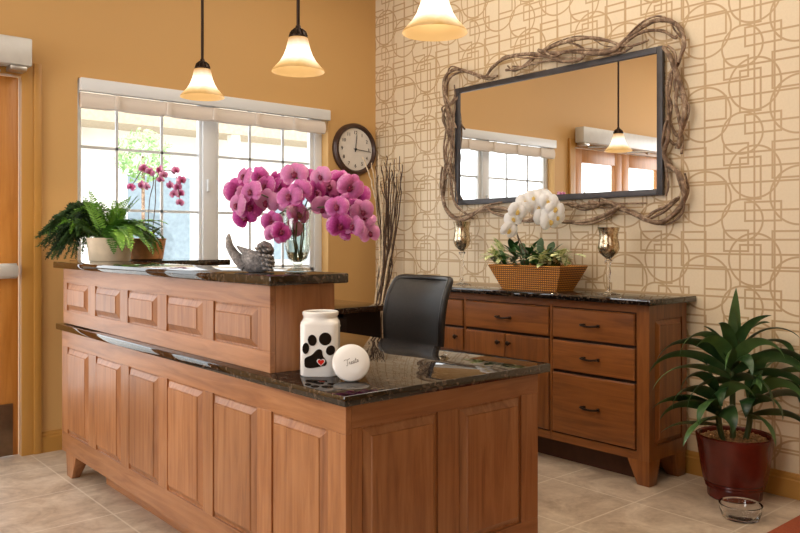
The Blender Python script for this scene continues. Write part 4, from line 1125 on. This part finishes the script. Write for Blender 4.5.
# ------------------------------------------------------------------ outdoors beyond the window
g = MB(); g.box((-14, YW + .2, -.3), (22, 40, -.2)); struct(g.build('ground', M['concrete'], smooth=False))
ho = thing('neighbour_house', 'pale house seen through the window glass', 'house', (3, 12, -.2))
g = MB(); g.box((2.8, 11.0, -.2), (20, 15, 3.0)); g.build('wall', M['house'], ho, smooth=False)
g = MB(); g.prism([(2.3, 10.3, 2.75), (2.3, 10.3, 2.9), (2.3, 13, 4.2), (2.3, 15.6, 2.75)], (18, 0, 0)); g.build('roof', M['house_beige'], ho, smooth=False)
for x in (4.2, 6.6, 9.2, 12):
    g = MB(); g.box((x, 10.95, .8), (x + 1.1, 10.999, 2.2)); w_ = g.build('window', M['white_paint'], ho, smooth=False)
    g = MB(); g.box((x + .08, 10.93, .88), (x + 1.02, 10.949, 2.12)); g.build('pane', M['house_glass'], w_, smooth=False)
for x in (2.9, 5.6, 8.4, 11.2):
    g = MB(); g.box((x, 10.35, -.2), (x + .14, 10.49, 2.75)); g.build('post', M['house'], ho, smooth=False)
for (c, r, lb) in (((3.95, 9.6, 2.25), .34, 'small green tree seen through the left window sash'), ((9.6, 9.6, .6), .8, 'green shrub outside beyond the right window sash')):
    rt = thing('garden_shrub', lb, 'shrub', (c[0], c[1], -.2), 'shrubs outside the window')
    g = MB()
    for _ in range(500):
        v = Vector((random.gauss(0, 1), random.gauss(0, 1), random.gauss(0, 1))).normalized() * r * random.uniform(.6, 1.05); p = Vector(c) + v
        a = Vector((random.gauss(0, 1), random.gauss(0, 1), random.gauss(0, 1))).normalized() * r * .14; q = a.orthogonal().normalized() * r * .07
        g.face([g.v(p - a), g.v(p + q), g.v(p + a), g.v(p - q)])
    g.build('foliage', M['bush'], rt, smooth=False)
    g = MB(); g.tube([(c[0], c[1], -.2), (c[0], c[1], c[2])], .022, 8); g.build('trunk', M['bark'], rt)

# ------------------------------------------------------------------ light
w = bpy.data.worlds.new('sky'); sc.world = w; w.use_nodes = True
bg = w.node_tree.nodes['Background']; bg.inputs[0].default_value = (.93, .97, 1, 1); bg.inputs[1].default_value = 3.2
def area(name, loc, target, size, energy, color, spread=None):
    ld = bpy.data.lights.new(name, 'AREA'); ld.shape = 'RECTANGLE'; ld.size, ld.size_y = size; ld.energy = energy; ld.color = color
    o = bpy.data.objects.new(name, ld); COL.objects.link(o); o.location = loc
    o.rotation_euler = (Vector(target) - Vector(loc)).to_track_quat('-Z', 'Y').to_euler(); return o
area('left_daylight', (-3.3, 2.7, 1.7), (1.3, 3.0, .6), (3.4, 2.2), 130, (.92, .965, 1))
area('ceiling_bounce', (.3, 2.6, ZC - .05), (.6, 2.8, 0), (3.0, 2.6), 52, (1, .93, .82))
area('ceiling_bounce', (2.7, 2.4, ZC - .05), (2.7, 2.4, 0), (1.4, 3.0), 30, (1, .90, .76))
area('camera_fill', (-.8, -2.6, 2.6), (1.8, 2.4, 1.0), (2.0, 1.2), 14, (1, .94, .86))  # added fill behind the camera, not a fixture of the room
sd = bpy.data.lights.new('sun', 'SUN'); sd.energy = 3.5; sd.angle = .02; sd.color = (1, .97, .92)
so = bpy.data.objects.new('sun', sd); COL.objects.link(so); so.rotation_euler = Vector((.35, .75, -.6)).to_track_quat('-Z', 'Y').to_euler()

# ------------------------------------------------------------------ camera
cd = bpy.data.cameras.new('camera'); cam = bpy.data.objects.new('camera', cd); COL.objects.link(cam)
cam.location = (0, 0, EYE); cam.rotation_euler = (PI / 2, 0, -YAW)
cd.sensor_width = 36; cd.lens = F_PX / 800 * 36; cd.shift_y = -(266.5 - HOR) / 800; cd.clip_start = .05; cd.clip_end = 200
sc.camera = cam
sc.view_settings.view_transform = 'Standard'; sc.view_settings.look = 'None'; sc.view_settings.exposure = 0; sc.view_settings.gamma = 1
